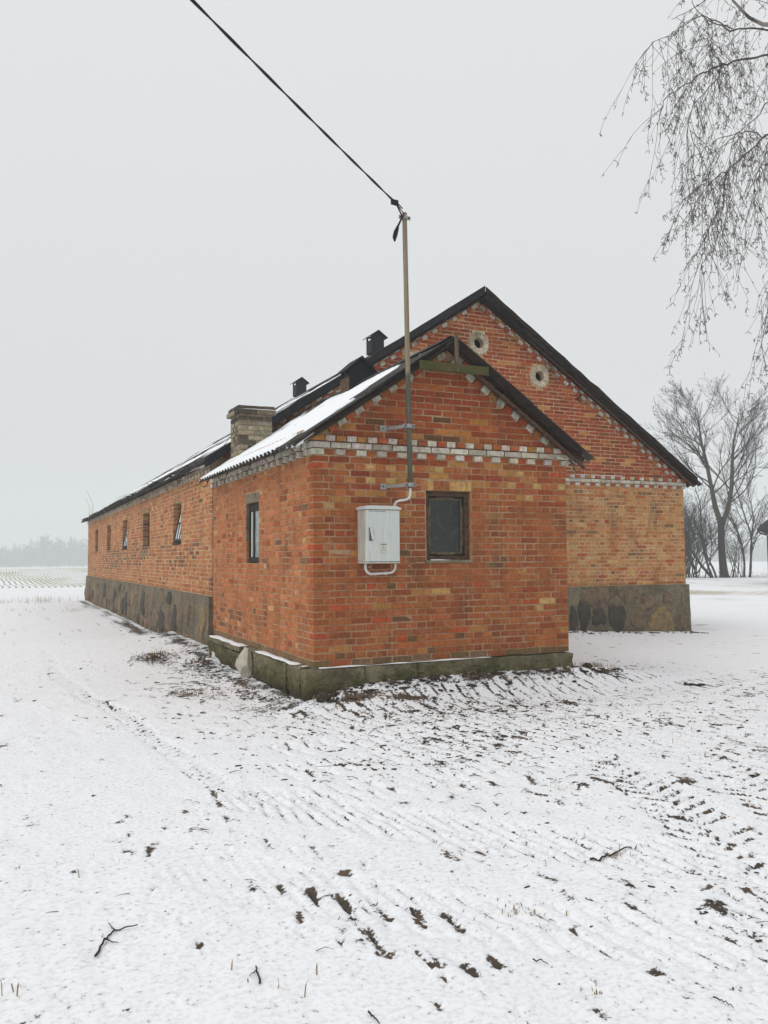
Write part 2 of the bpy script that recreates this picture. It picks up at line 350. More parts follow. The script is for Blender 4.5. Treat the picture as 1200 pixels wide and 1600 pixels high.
MARKS = [(-1.75, -4.76, -1.76, -4.95, 0.025), (-1.63, -4.89, -1.65, -5.08, 0.03), (-1.51, -5.01, -1.52, -5.22, 0.03), (-1.7, -5.11, -1.69, -5.17, 0.018), (-1.93, -5.17, -1.94, -5.23, 0.018), (-1.81, -5.34, -1.82, -5.39, 0.018), (-1.89, -5.0, -1.91, -5.1, 0.018), (-1.36, -4.57, -1.41, -4.67, 0.018), (-1.66, -5.3, -1.69, -5.52, 0.018), (-2.52, -3.26, -2.46, -3.31, 0.02), (-2.58, -3.62, -2.53, -3.66, 0.018), (-2.48, -4.5, -2.43, -4.35, 0.012), (-1.98, -4.52, -2.0, -4.64, 0.018), (-1.87, -4.64, -1.89, -4.78, 0.018), (-1.73, -3.96, -1.76, -4.1, 0.018), (-1.65, -4.15, -1.66, -4.25, 0.018), (-1.53, -4.21, -1.55, -4.43, 0.018), (-1.87, -2.23, -1.85, -2.43, 0.018), (-1.88, -1.52, -1.79, -1.54, 0.02), (-1.93, -1.13, -1.9, -1.35, 0.018), (-1.8, -2.88, -1.83, -3.25, 0.018), (-1.85, -3.39, -1.85, -3.57, 0.018), (-1.57, -2.97, -1.51, -3.22, 0.018), (-2.51, -3.85, -2.49, -3.77, 0.018), (-2.41, -3.98, -2.38, -3.85, 0.018), (-2.38, -5.09, -2.38, -5.14, 0.018), (-2.39, -4.85, -2.39, -4.89, 0.018), (-2.04, 1.44, -2.04, 0.86, 0.018), (-2.07, 0.36, -1.99, -0.06, 0.018), (-1.43, -0.77, -1.27, -0.94, 0.03), (-0.74, -2.55, -0.49, -2.5, 0.03), (-2.18, -0.05, -2.04, -0.21, 0.018), (-2.42, 0.64, -2.33, 0.4, 0.018), (-2.55, -4.74, -2.55, -4.79, 0.018), (-1.55, -4.63, -1.49, -4.68, 0.03), (-1.39, -5.16, -1.4, -5.35, 0.03), (-1.26, -5.27, -1.27, -5.46, 0.035), (-1.45, -5.67, -1.44, -5.85, 0.022), (-1.69, -5.53, -1.67, -5.56, 0.03), (-1.47, -5.94, -1.47, -5.99, 0.02), (-1.56, -5.57, -1.56, -5.72, 0.012), (-1.56, -5.81, -1.55, -5.84, 0.018), (-1.3, -5.75, -1.32, -5.83, 0.018), (1.36, -4.7, 1.37, -4.76, 0.03), (-0.28, -5.86, -0.25, -5.95, 0.018), (-0.16, -6.05, -0.11, -6.09, 0.022), (-0.5, -6.18, -0.47, -6.24, 0.018), (-0.42, -6.21, -0.41, -6.25, 0.018), (-0.6, -6.36, -0.58, -6.38, 0.02), (-0.29, -6.22, -0.28, -6.24, 0.03), (0.02, -5.61, 0.04, -5.62, 0.03), (-0.01, -5.44, 0.03, -5.46, 0.018), (0.11, -5.44, 0.13, -5.46, 0.025), (-0.2, -6.02, -0.19, -6.04, 0.02), (-0.8, -6.13, -0.79, -6.15, 0.025), (-0.75, -5.97, -0.7, -6.04, 0.018), (-0.77, -5.87, -0.76, -5.91, 0.018), (-1.53, -6.23, -1.45, -6.26, 0.02), (-1.16, -6.13, -1.13, -6.18, 0.012), (-1.17, -6.26, -1.17, -6.31, 0.012), (-0.11, -3.44, -0.14, -3.56, 0.03), (0.56, -3.91, 0.54, -4.0, 0.03), (0.22, -3.96, 0.24, -4.0, 0.025), (-1.25, -5.57, -1.22, -5.61, 0.018), (-1.55, -5.69, -1.53, -5.73, 0.018), (-1.67, -5.96, -1.68, -6.0, 0.02), (-1.45, -6.12, -1.43, -6.17, 0.018), (0.85, -3.97, 0.77, -4.2, 0.02), (-0.01, -5.33, 0.0, -5.38, 0.02), (3.6, -1.81, 3.67, -1.91, 0.04), (3.64, -2.05, 3.69, -2.18, 0.03), (2.7, -2.35, 2.83, -2.47, 0.02), (2.09, -2.55, 2.08, -2.63, 0.03), (-0.58, -6.26, -0.56, -6.28, 0.018), (-0.54, -6.39, -0.52, -6.41, 0.018)]

def axis(segs, lo, hi):
    """fine coordinates in the middle, growing geometrically outwards"""
    c = [segs[0][0]]
    for a, b, st in segs: c += list(np.linspace(a, b, max(2, int(round((b-a)/st))+1))[1:])
    st = segs[-1][2]; x = c[-1]
    while x < hi: st = min(st*1.10, 40); x += st; c.append(min(x, hi))
    st = segs[0][2]; x = c[0]; pre = []
    while x > lo: st = min(st*1.10, 40); x -= st; pre.append(max(x, lo))
    return np.array(pre[::-1]+c)
GX = axis([(-7.5, -5.0, 0.045), (-5.0, 4.6, 0.02), (4.6, 8.0, 0.05)], -890, 890)
GY = axis([(-7.3, 0.0, 0.02), (0.0, 5.0, 0.035)], -60, 890)
X, Y = np.meshgrid(GX, GY); x = X.ravel(); y = Y.ravel()
z = ground_base(x, y)
dcam = np.hypot(x+3.17, y+8.77)
near = np.clip((16-dcam)/6, 0, 1)

# how much bare soil shows through the thin snow
def blob(cx, cy, rx, ry, a=0.0):
    c, s = math.cos(a), math.sin(a); u = ((x-cx)*c+(y-cy)*s)/rx; v = (-(x-cx)*s+(y-cy)*c)/ry
    return np.exp(-(u*u+v*v))
dens = 0.05+0*x
for (cx, cy, rx, ry, a, k) in [(1.2, -2.2, 3.6, 1.9, 0.0, 0.55), (2.6, -4.0, 2.0, 2.0, 0, 0.45), (0.3, -4.7, 1.8, 1.2, -0.4, 0.36), (0.1, -6.0, 1.0, 0.8, -0.3, 0.42), (-0.45, 1.6, 0.4, 2.4, 0, 0.62), (1.4, -1.0, 2.6, 0.9, 0.0, 0.75), (0.6, -2.3, 2.0, 1.0, 0.2, 0.6), (2.4, -2.2, 1.8, 1.0, -0.2, 0.5), (0.0, -3.4, 1.4, 0.7, 0.2, 0.38),
        (1.0, -4.1, 1.1, 0.6, -0.6, 0.42), (-1.6, -5.2, 0.7, 0.35, -0.8, 0.28), (-2.2, -3.7, 0.7, 0.9, 0.2, 0.25), (0.2, -5.7, 0.9, 0.5, -0.5, 0.4),
        (-0.4, -6.3, 0.5, 0.5, 0, 0.35), (-1.0, 1.6, 0.7, 2.2, 0.0, 0.42), (-0.5, 3.6, 0.5, 3.0, 0.0, 0.42), (-0.35, 12, 0.6, 9, 0, 0.35), (-1.9, 0.0, 0.5, 1.2, 0.3, 0.25), (-2.9, 2.0, 1.0, 1.2, 0, 0.25), (5.0, -1.8, 1.8, 0.9, 0.3, 0.4),
        (7.6, 4.4, 1.6, 0.5, 0, 0.45), (5.2, 0.4, 1.0, 0.7, 0.4, 0.35), (4.2, -3.2, 1.6, 0.9, 0, 0.35), (-4.2, -1.2, 0.8, 0.5, 0.3, 0.2), (2.6, -4.4, 1.0, 1.2, 0.3, 0.3)]:
    dens = np.maximum(dens, k*blob(cx, cy, rx, ry, a)+dens*0.35)
for (cx, cy, rx, ry, a) in [(-1.2, -4.0, 0.6, 0.5, 0.3), (-2.6, -6.0, 0.6, 0.8, 0), (-3.0, 0.4, 0.9, 2.5, 0.2), (0.15, -4.6, 0.55, 0.3, 0.2), (-0.9, -6.6, 0.35, 0.3, 0), (-2.3, -1.9, 0.45, 0.9, 0.3)]:
    dens *= 1-0.85*blob(cx, cy, rx, ry, a)
dens = np.clip(dens, 0, 1)

n_a = fbm(x*11.0+y*1.2, y*4.6-x*1.0, 3, 2); n_b = fbm(x*19-y*2, y*11+x*2, 2, 8)
n_big = fbm(x*0.9, y*0.9, 2, 21)
bare = (n_a*1.3+n_b*1.0+n_big*0.35) - (1.22-1.05*dens)
z = z + near*(0.010*fbm(x*3.2, y*3.2, 2, 31)+0.006*n_a+0.012*np.clip(bare+0.25, 0, 1.0)*dens)

def seg_dist(x0, y0, x1, y1, sel):
    dx, dy = x1-x0, y1-y0; L = max(dx*dx+dy*dy, 1e-6)
    t = np.clip(((x[sel]-x0)*dx+(y[sel]-y0)*dy)/L, 0, 1)
    return np.hypot(x[sel]-(x0+t*dx), y[sel]-(y0+t*dy))

# tractor tracks: chevron lug prints pressed into the snow, soil showing in some of them
TRACKS = [([(-2.2, -4.1), (-1.9, -4.6), (-1.2, -5.35), (-0.2, -6.2), (0.8, -7.0)], 0.24, 0.145, 0.22),
          ([(-1.7, -3.0), (-1.5, -3.3), (-0.4, -4.6), (0.4, -5.4), (1.6, -6.6)], 0.24, 0.145, 0.38),
          ([(-0.2, -0.55), (0.5, -0.50), (1.6, -0.50), (3.0, -0.45), (4.6, -0.1)], 0.24, 0.17, 0.98),
          ([(-0.8, -1.25), (0.6, -1.1), (2.2, -1.0), (4.4, -0.9), (7.0, -0.2)], 0.26, 0.16, 0.80),
          ([(-1.0, -1.9), (0.6, -1.75), (2.2, -1.55), (4.2, -1.5), (7.0, -1.0)], 0.24, 0.16, 0.66),
          ([(-1.2, -2.6), (0.6, -2.45), (2.4, -2.2), (4.6, -2.2)], 0.22, 0.15, 0.62),
          ([(-1.3, -3.3), (0.3, -3.2), (1.8, -3.0), (3.6, -3.1)], 0.22, 0.15, 0.52),
          ([(-2.6, 6.0), (-2.2, 2.0), (-1.95, 0.0), (-1.75, -2.8)], 0.09, 0.12, 0.30),
          ([(1.3, -3.3), (0.9, -4.6), (0.4, -5.6), (-0.4, -6.8)], 0.22, 0.14, 0.55),
          ([(2.2, -3.4), (1.7, -4.4), (1.2, -5.4)], 0.22, 0.14, 0.5)]
for pts, hw, sp, ex in TRACKS:
    P = np.array(pts); s0 = 0.0
    # densify
    for i in range(len(P)-1):
        a, b = P[i], P[i+1]; d = b-a; L = np.hypot(*d); d = d/L; nrm = np.array([-d[1], d[0]])
        s = (x-a[0])*d[0]+(y-a[1])*d[1]; t = (x-a[0])*nrm[0]+(y-a[1])*nrm[1]
        wob = 0.05*fbm(x*0.8, y*0.8, 1, 41)
        t = t+wob
        w = np.clip((hw+0.05-np.abs(t))/0.06, 0, 1)*np.clip((s+0.04)/0.08, 0, 1)*np.clip((L+0.04-s)/0.08, 0, 1)
        side = np.where(t > 0, 0.5, 0.0)
        shear = (-d[1]/d[0]+0.12) if abs(d[0]) > 0.5 else None
        ph = ((s+s0+np.abs(t)*0.75)/sp+side if shear is None else (s+s0+t*shear)/sp+0.5*side)+0.35*fbm(x*2.2, y*2.2, 2, 43)
        fr = ph-np.floor(ph); lug = np.clip(1-np.abs(fr-0.5)/0.24, 0, 1); lug = lug*lug*(3-2*lug)
        fade = np.clip(0.55+1.1*fbm(x*1.3, y*1.3, 2, 47), 0, 1)
        z = z - w*near*(0.008+0.026*lug*(0.35+0.65*fade))
        hole = np.clip(1-np.abs(fr-0.40)/0.17, 0, 1)**0.5
        bare = np.where(w > 0.3, np.maximum(bare-0.35*w, w*hole*(1.0+0.8*n_a+0.9*n_b)-(1.04-0.92*ex)-0.40*(1-fade)), bare)
        s0 += L
for (x0, y0, x1, y1, wd) in MARKS:
    sel = np.where((x > min(x0, x1)-0.15) & (x < max(x0, x1)+0.15) & (y > min(y0, y1)-0.15) & (y < max(y0, y1)+0.15))[0]
    if len(sel) == 0: continue
    dd = seg_dist(x0, y0, x1, y1, sel)/(wd*0.72)
    bare[sel] = np.maximum(bare[sel], 0.62-dd*0.62+0.9*n_b[sel]+0.4*n_a[sel])
    z[sel] -= 0.012*np.exp(-(dd*0.8)**2)
    z[sel] += 0.006*np.exp(-((dd-2.2))**2)
# churned soil against the plinths
wallf = np.exp(-((y+0.12)/0.16)**2)*(x > -0.3)*(x < 4.3)*(y < 0.3)
z = z+wallf*0.05*np.clip(fbm(x*4, y*4, 3, 51)+0.2, -0.2, 1)
bare = np.maximum(bare, wallf*(0.5+1.4*fbm(x*5, y*5, 3, 53))-0.35)
walll = np.exp(-((x+0.30)/0.24)**2)*(y > -0.2)*(y < 27)
bare = np.maximum(bare, walll*(0.5+1.2*fbm(x*5, y*4, 3, 57))-0.3)
z = z+walll*0.04*np.clip(fbm(x*4, y*4, 3, 59)+0.1, -0.1, 1)
patch = np.maximum(blob(0.45, -0.28, 0.32, 0.10, 0.0), blob(0.95, -0.42, 0.30, 0.07, -0.2))
bare = np.maximum(bare, patch*1.5-0.6+0.3*n_a)
# far strips of dry grass beside the farm track, trampled strip under the trees
tan = np.zeros_like(x)
def strip(x0, y0, x1, y1, w):
    dx, dy = x1-x0, y1-y0; L = dx*dx+dy*dy; t = np.clip(((x-x0)*dx+(y-y0)*dy)/L, 0, 1)
    return np.exp(-(np.hypot(x-(x0+t*dx), y-(y0+t*dy))/w)**2)
tan = np.maximum(tan, 0.95*strip(22.5, 24.5, 29.5, 12, 3.0)*(0.70+0.6*fbm(x*0.35, y*0.35, 3, 61)))
tan = np.maximum(tan, 0.75*strip(36, 33, 29.5, 15, 1.0)*(0.8+0.5*fbm(x*0.4, y*0.4, 2, 62)))
tan = np.maximum(tan, 0.7*strip(38.5, 38, 42.5, 26, 1.6)*(0.7+0.5*fbm(x*0.3, y*0.3, 2, 63)))
dens = np.maximum(dens, 0.95*strip(20.5, 19, 22.5, 9, 0.55)*(0.6+0.8*fbm(x*0.5, y*0.5, 2, 64))); dens = np.maximum(dens, 1.0*strip(39.5, 39, 43, 27, 1.8))

nx, ny = len(GX), len(GY)
idx = np.arange(nx*ny).reshape(ny, nx)
quads = np.stack([idx[:-1, :-1], idx[:-1, 1:], idx[1:, 1:], idx[1:, :-1]], -1).reshape(-1, 4)
gme = bpy.data.meshes.new('ground')
gme.vertices.add(nx*ny); gme.vertices.foreach_set('co', np.stack([x, y, z], -1).astype(np.float32).ravel())
gme.loops.add(len(quads)*4); gme.loops.foreach_set('vertex_index', quads.ravel().astype(np.int32))
gme.polygons.add(len(quads)); gme.polygons.foreach_set('loop_start', (np.arange(len(quads))*4).astype(np.int32))
gme.polygons.foreach_set('use_smooth', np.ones(len(quads), dtype=bool))
gme.update(); gme.validate()
for nm, arr in (('bare', bare), ('dens', dens), ('tan', tan)):
    at = gme.attributes.new(nm, 'FLOAT', 'POINT'); at.data.foreach_set('value', arr.astype(np.float32))
ground = link('ground', gme); ground['kind'] = 'structure'
_gzf = z.reshape(ny, nx)
def gfine(px, py):
    i = np.clip(np.searchsorted(GX, px), 1, nx-1); j = np.clip(np.searchsorted(GY, py), 1, ny-1)
    return float(_gzf[j, i])

m, nt, p = newmat('thin_snow_over_soil'); co = pos(nt)
aB = nd(nt, 'ShaderNodeAttribute', attribute_name='bare').outputs['Fac']; aD = nd(nt, 'ShaderNodeAttribute', attribute_name='dens').outputs['Fac']
aT = nd(nt, 'ShaderNodeAttribute', attribute_name='tan').outputs['Fac']
f1 = noise(nt, co, 38, 4, 0.65); f2 = noise(nt, co, 120, 3, 0.6)
k = math_(nt, 'ADD', aB, math_(nt, 'MULTIPLY', math_(nt, 'SUBTRACT', f1, 0.5), 3.0))
mask1 = mrange(nt, k, 0.16, 0.34)
# specks too fine for the mesh
st = pos(nt, (1.35, 0.6, 1.0)); f3 = noise(nt, st, 8, 4, 0.62); f4 = noise(nt, co, 26, 3, 0.6)
sp = math_(nt, 'ADD', math_(nt, 'MULTIPLY', f3, 0.6), math_(nt, 'MULTIPLY', f4, 0.4))
thr = math_(nt, 'SUBTRACT', sp, math_(nt, 'SUBTRACT', 0.705, math_(nt, 'MULTIPLY', aD, 0.20)))
mask2 = mrange(nt, thr, 0.0, 0.012)
msk = math_(nt, 'MAXIMUM', mask1, mask2)
soil = mix(nt, f2, S(46, 41, 36), S(88, 79, 68))
soil = mix(nt, mrange(nt, noise(nt, co, 3.5, 3), 0.45, 0.62), soil, mix(nt, f2, S(66, 52, 42), S(118, 98, 80)))
snow = mix(nt, noise(nt, co, 0.5, 3, 0.5), (0.835, 0.85, 0.875), (0.885, 0.895, 0.915))
snow = mix(nt, mrange(nt, f1, 0.66, 0.9, 0, 0.2), snow, (0.74, 0.74, 0.74))
halo = math_(nt, 'MAXIMUM', mrange(nt, k, -0.45, 0.2, 0, 0.35), mrange(nt, thr, -0.03, 0.0, 0, 0.2))
snow = mix(nt, halo, snow, S(170, 172, 175))
c = mix(nt, msk, snow, soil)
tn = math_(nt, 'ADD', aT, math_(nt, 'MULTIPLY', math_(nt, 'SUBTRACT', noise(nt, co, 3.2, 5, 0.7), 0.5), 1.6))
c = mix(nt, mrange(nt, tn, 0.35, 0.75, 0, 0.85), c, mix(nt, f1, S(150, 136, 112), S(186, 174, 150)))
nt.links.new(c, p.inputs['Base Color']); p.inputs['Roughness'].default_value = 0.85; p.inputs['Specular IOR Level'].default_value = 0.2
h = math_(nt, 'ADD', math_(nt, 'MULTIPLY', msk, 0.7), math_(nt, 'ADD', math_(nt, 'MULTIPLY', f1, 0.45), math_(nt, 'MULTIPLY', f2, 0.3)))
bump(nt, p, h, 0.32, 0.010)
gme.materials.append(m)

# winter-crop field beyond the yard: shallow drill rows, green showing between the snow
fx = np.linspace(-120, 30, 200); fy = np.concatenate([[45.6], np.linspace(46, 340, 220)])
FX, FY = np.meshgrid(fx, fy); fxx = FX.ravel(); fyy = FY.ravel()
fzz = ground_base(fxx, fyy)+np.where(fyy < 45.8, -0.12, 0.05)
ii = np.arange(len(fxx)).reshape(len(fy), len(fx))
fq = np.stack([ii[:-1, :-1], ii[:-1, 1:], ii[1:, 1:], ii[1:, :-1]], -1).reshape(-1, 4)
m, nt, p = newmat('winter_crop_field'); co = pos(nt)
wv = nd(nt, 'ShaderNodeTexWave', wave_type='BANDS', bands_direction='X', wave_profile='SIN'); wv.inputs['Scale'].default_value = 0.85
wv.inputs['Distortion'].default_value = 0.0
warp = noise(nt, pos(nt, (0.03, 0.045, 1)), 1.0, 3, 0.5)
cx = nd(nt, 'ShaderNodeCombineXYZ'); sx = nd(nt, 'ShaderNodeSeparateXYZ'); nt.links.new(co, sx.inputs[0])
nt.links.new(math_(nt, 'ADD', math_(nt, 'MULTIPLY', sx.outputs['X'], 1.0), math_(nt, 'ADD', math_(nt, 'MULTIPLY', warp, 2.0), math_(nt, 'MULTIPLY', sx.outputs['Y'], 0.012))), cx.inputs['X'])
nt.links.new(cx.outputs[0], wv.inputs['Vector'])
gpat = noise(nt, pos(nt, (0.16, 0.018, 1)), 1.0, 4, 0.55, 0.8); g2 = noise(nt, co, 0.9, 4, 0.6)
rows = math_(nt, 'ADD', wv.outputs['Fac'], math_(nt, 'MULTIPLY', math_(nt, 'SUBTRACT', g2, 0.5), 0.8))
green = mrange(nt, gpat, 0.47, 0.60)
rmask = math_(nt, 'MULTIPLY', mrange(nt, rows, 0.60, 0.95), 0.72)
rowc = mix(nt, green, S(112, 112, 96), S(128, 138, 72))
c = mix(nt, rmask, (0.82, 0.835, 0.84), rowc)
c = mix(nt, math_(nt, 'MULTIPLY', green, mrange(nt, rows, 0.1, 0.7, 0.15, 0.85)), c, S(140, 148, 92))
nt.links.new(c, p.inputs['Base Color']); p.inputs['Roughness'].default_value = 0.95; p.inputs['Specular IOR Level'].default_value = 0.1
fo = link('field', mesh('field', np.stack([fxx, fyy, fzz], -1), fq.tolist(), m, True)); fo['kind'] = 'structure'

# ================================================================== BRICK SYSTEM
PIT, JNT = 0.077, 0.013
SU = AW/13.5; HU = SU/2           # stretcher and header unit
BR = 1.06                         # photographed brick tones to surface albedo
BRICKS = []                       # dicts: part, name, c, h, rot, tint
def tone(rgb, v=0.065):
    k = 1+R.gauss(0, v); c = S(*rgb); l_ = 0.3*c[0]+0.6*c[1]+0.1*c[2]; c = (c[0]*0.97, c[1]*1.06, c[2]*0.96) if c[0] > 1.9*c[1] else c
    return tuple(min(0.9, max(0.012, x*k*BR*(1+R.gauss(0, 0.035)))) for x in c)
def brick(part, x0, x1, y0, y1, z0, z1, tint, name='brick', rot=0.0, c=None):
    if c is None: c = ((x0+x1)/2, (y0+y1)/2, (z0+z1)/2)
    BRICKS.append(dict(part=part, name=name, c=c, h=((x1-x0)/2, (y1-y0)/2, (z1-z0)/2), rot=rot, tint=tint))

def units(length, stretch, phase=0.0):
    """unit boundaries along a course"""
    out = []; u = 0.0; first = True
    while u < length-1e-4:
        w = (SU*0.75 if (stretch and first) else SU if stretch else HU); first = False
        e = min(length, u+w)
        if length-e < 0.05: e = length
        out.append((u, e)); u = e
    return out
def clip_iv(iv, holes):
    segs = [iv]
    for a, b in holes:
        nxt = []
        for s, e in segs:
            if b <= s or a >= e: nxt.append((s, e)); continue
            if a-s > 0.02: nxt.append((s, a))
            if e-b > 0.02: nxt.append((b, e))
        segs = nxt
    return segs

def course(part, plane, face, u0, u1, z0, z1, stretch, tintf, holes=(), proud=0.0, skip_first=False, lo=None, hi=None, name='brick', first_depth=None, depth=0.05, i=0):
    """one course; plane 'f' faces -Y at y=face, 'l' faces -X at x=face"""
    for k, (a, b) in enumerate(units(u1-u0, stretch)):
        if k == 0 and skip_first: continue
        for s, e in clip_iv((u0+a, u0+b), holes):
            if lo is not None: s = max(s, lo)
            if hi is not None: e = min(e, hi)
            s2 = s+JNT/2; e2 = e-JNT/2
            if k == 0: s2 = s
            if e2-s2 < 0.028: continue
            d = R.gauss(0, 0.0016); wz = 0.006*float(fbm(np.array([s*0.9]), np.array([z0*2.0]), 2, 15)[0])+R.gauss(0, 0.0012); zz0 = z0+JNT/2+wz+R.gauss(0, 0.0012); zz1 = z1-JNT/2+wz+R.gauss(0, 0.0012); s2 += R.uniform(-0.004, 0.004) if k else 0; e2 += R.uniform(-0.004, 0.004)
            dep = first_depth if (k == 0 and first_depth) else depth
            t = tintf(i, stretch, (s+e)/2, (z0+z1)/2)
            if plane == 'f': brick(part, s2, e2, face-proud+d, face+dep, zz0, zz1, t, name)
            else: brick(part, face-proud+d, face+dep, s2, e2, zz0, zz1, t, name)

OR = (170, 98, 62); BO = (158, 88, 56); RD = (144, 70, 49); BT = (178, 82, 54); YE = (190, 154, 98); DK = (116, 86, 62); OC = (176, 120, 72); PK = (184, 116, 84); GR = (124, 104, 80)
def pick(table):
    r = R.random()*sum(w for w, _ in table)
    for w, c in table:
        r -= w
        if r <= 0: return c
    return table[-1][1]
def t_front(i, st, u, z):
    if i <= 0: return tone(pick([(5, (112, 92, 64)), (3, BO), (2, GR)]))
    if i >= 24:
        if not st: return tone(pick([(5, OR), (3.5, OC), (3, YE), (1.2, BT), (2, BO)]))
        return tone(pick([(4, RD), (4, BO), (2, (150, 74, 46)), (1.5, OC)]))
    if u < 0.28: return tone(pick([(6, OR), (1.2, RD), (0.8, YE), (0.8, BT), (3, BO)]))
    k = vnoise(u*1.1, z*1.6, 3)
    dk = 0.9 if i > 6 else 2.0
    if u > 3.2 and i < 10: dk = 6
    return tone(pick([(8, OR), (7, BO), (1.2*k*2, (150, 78, 53)), (0.3, BT), (0.16, YE), (dk*0.4, DK), (0.8, OC), (1.8, (152, 82, 54))]))
def t_side(i, st, u, z):  # same bricks as the front, the stronger light put into paler tones
    if i <= 0: return tone((126, 104, 76))
    k = vnoise(u*0.9, z*2.2, 6)
    dk = 9 if (i < 6 and 1.0 < u < 4.6 and k > 0.42) else 0.4
    if u > 4.3 and 8 < i < 26: dk = 4
    return tone(pick([(9, (182, 112, 76)), (6, (174, 104, 70)), (0.7, (152, 80, 56)), (0.6, (194, 150, 104)), (dk*0.6, (122, 92, 72)), (3, PK)]), 0.06)
def t_barnleft(i, st, u, z):
    k = vnoise(u*0.55, z*4.5, 9)
    dk = 0.8
    if 1 < i < 12: dk = 9.0*max(0, k-0.30)*2.2
    elif i < 21: dk = 2.5*max(0, k-0.35)
    return tone(pick([(6, (184, 122, 88)), (4, (178, 112, 78)), (2.6, (192, 136, 102)), (0.8, (164, 96, 68)), (0.4, YE), (dk, (116, 92, 74))]), 0.07)
def t_barnfront(i, st, u, z):
    k = vnoise(u*0.9, z*7, 12)
    return tone(pick([(6, (192, 140, 96)), (6, (188, 130, 88)), (5, (182, 116, 76)), (1.4, (194, 156, 108)), (1.4, (172, 98, 68)), (0.2, (178, 86, 62)), (5*max(0, k-0.40), (134, 104, 74))]), 0.06)
def t_gable(i, st, u, z):
    return tone(pick([(7, (164, 82, 52)), (5, (156, 74, 46)), (2.2, (146, 66, 44)), (2, (178, 102, 62)), (1, (132, 78, 52)), (0.6, (188, 130, 78))]), 0.06)
def t_gable_a(i, st, u, z):
    return tone(pick([(6, (158, 78, 50)), (5, (150, 72, 46)), (2.0, (168, 92, 54)), (2.0, RD), (1.0, (176, 114, 62)), (1.0, (112, 76, 54))]), 0.06)
def t_white(*a): return tone(pick([(5, (200, 194, 182)), (3, (190, 184, 172)), (1, (176, 168, 154))]), 0.05)
def t_chk(*a): return tone(pick([(4, (176, 96, 60)), (3, BT), (2, OC), (2, BO)]))

# ================================================================== ANNEX
annex = thing('brick_annex', 'small red brick annex with gabled roof and one dark window, in front of the barn', 'annex', (1.745, 2.4, 0))

def wall_cells(plane, face, thick, u0, u1, z0, z1, holes):
    us = sorted({u0, u1, *[h[0] for h in holes], *[h[1] for h in holes]}); zs = sorted({z0, z1, *[h[2] for h in holes], *[h[3] for h in holes]})
    b = MB()
    for i in range(len(us)-1):
        for j in range(len(zs)-1):
            cu, cz = (us[i]+us[i+1])/2, (zs[j]+zs[j+1])/2
            if any(h[0] < cu < h[1] and h[2] < cz < h[3] for h in holes): continue
            if plane == 'f': b.box(us[i], us[i+1], face, face+thick, zs[j], zs[j+1])
            else: b.box(face, face+thick, us[i], us[i+1], zs[j], zs[j+1])
    return b
REC = 0.0055
AZ1 = ZB+34*PIT                       # top of the cornice, 3.038
W1 = (1.432, 2.045, 1.603, 2.440)     # front window X, Z
W2 = (2.18, 2.83, 1.577, 2.425)       # side window Y, Z
front = wall_cells('f', REC, 0.36, REC, AW-0.004, ZB, AZ1, [W1]).build('front_wall', M['mortar'], annex)
annex_side = wall_cells('l', REC, 0.36, 0.375, AL, ZB, AZ1+0.10, [W2]).build('side_wall', M['mortar'], annex)
M['brick_tex'] = None
def brick_texture_mat():
    m, nt, p = newmat('brick_far_side'); co = nd(nt, 'ShaderNodeTexCoord').outputs['Object']; mp = nd(nt, 'ShaderNodeMapping'); mp.inputs['Rotation'].default_value = (PI/2, 0, PI/2)
    nt.links.new(co, mp.inputs['Vector']); b = nd(nt, 'ShaderNodeTexBrick'); nt.links.new(mp.outputs[0], b.inputs['Vector'])
    b.inputs['Color1'].default_value = (*S(168, 92, 56), 1); b.inputs['Color2'].default_value = (*S(150, 76, 48), 1); b.inputs['Mortar'].default_value = (*S(150, 134, 110), 1)
    b.inputs['Scale'].default_value = 1.0; b.inputs['Mortar Size'].default_value = 0.006; b.inputs['Brick Width'].default_value = 0.26; b.inputs['Row Height'].default_value = 0.077
    nt.links.new(b.outputs['Color'], p.inputs['Base Color']); p.inputs['Roughness'].default_value = 0.95; return m
M['brick_tex'] = brick_texture_mat()
MB().box(AW-0.36, AW-0.003, 0.38, AL-0.01, ZB, AZ1+0.08).build('right_wall', M['brick_tex'], annex)

lint = (1.385, 2.066, 2.440, 2.563)
for i in range(31):
    st = (i % 2 == 0); z0 = ZB+i*PIT; z1 = z0+PIT; zm = (z0+z1)/2
    fd = (HU if st else SU*0.75)-JNT/2
    def hl(w, lo_, hi_): return [(w[0]-0.004, w[1]+0.004)] if (zm > lo_ and zm < hi_) else []
    hs = hl(W1, W1[2], W1[3])+hl(lint, lint[2]-0.001, lint[3]+0.02)
    course('front_wall', 'f', 0.0, 0.0, AW, z0, z1, st, t_front, hs, first_depth=fd, i=i)
    hs2 = hl(W2, W2[2], W2[3])+([(W2[0]-0.03, W2[1]+0.03)] if W2[3] < zm < W2[3]+0.13 else [])
    course('side_wall', 'l', 0.0, 0.0, AL-0.004, z0, z1, not st, t_side, hs2, skip_first=True, i=i)
    # reveal of the side window (the far jamb is seen from the yard)
    if W2[2] < zm < W2[3]: brick('side_wall', 0.012, 0.115 if st else 0.07, W2[1]-0.004, W2[1]+0.05, z0+JNT/2, z1-JNT/2, t_side(i, st, 2.9, zm))
# soldier course over the front window
nl = 9; lw = (lint[1]-lint[0])/nl
LC = [OC, YE, OR, BO, BO, YE, YE, YE, YE]
for k in range(nl):
    brick('front_wall', lint[0]+k*lw+0.004, lint[0]+(k+1)*lw-0.004, -0.001, 0.05, lint[2]+0.004, lint[3]-0.004, tone(LC[k], 0.05), 'lintel_brick')
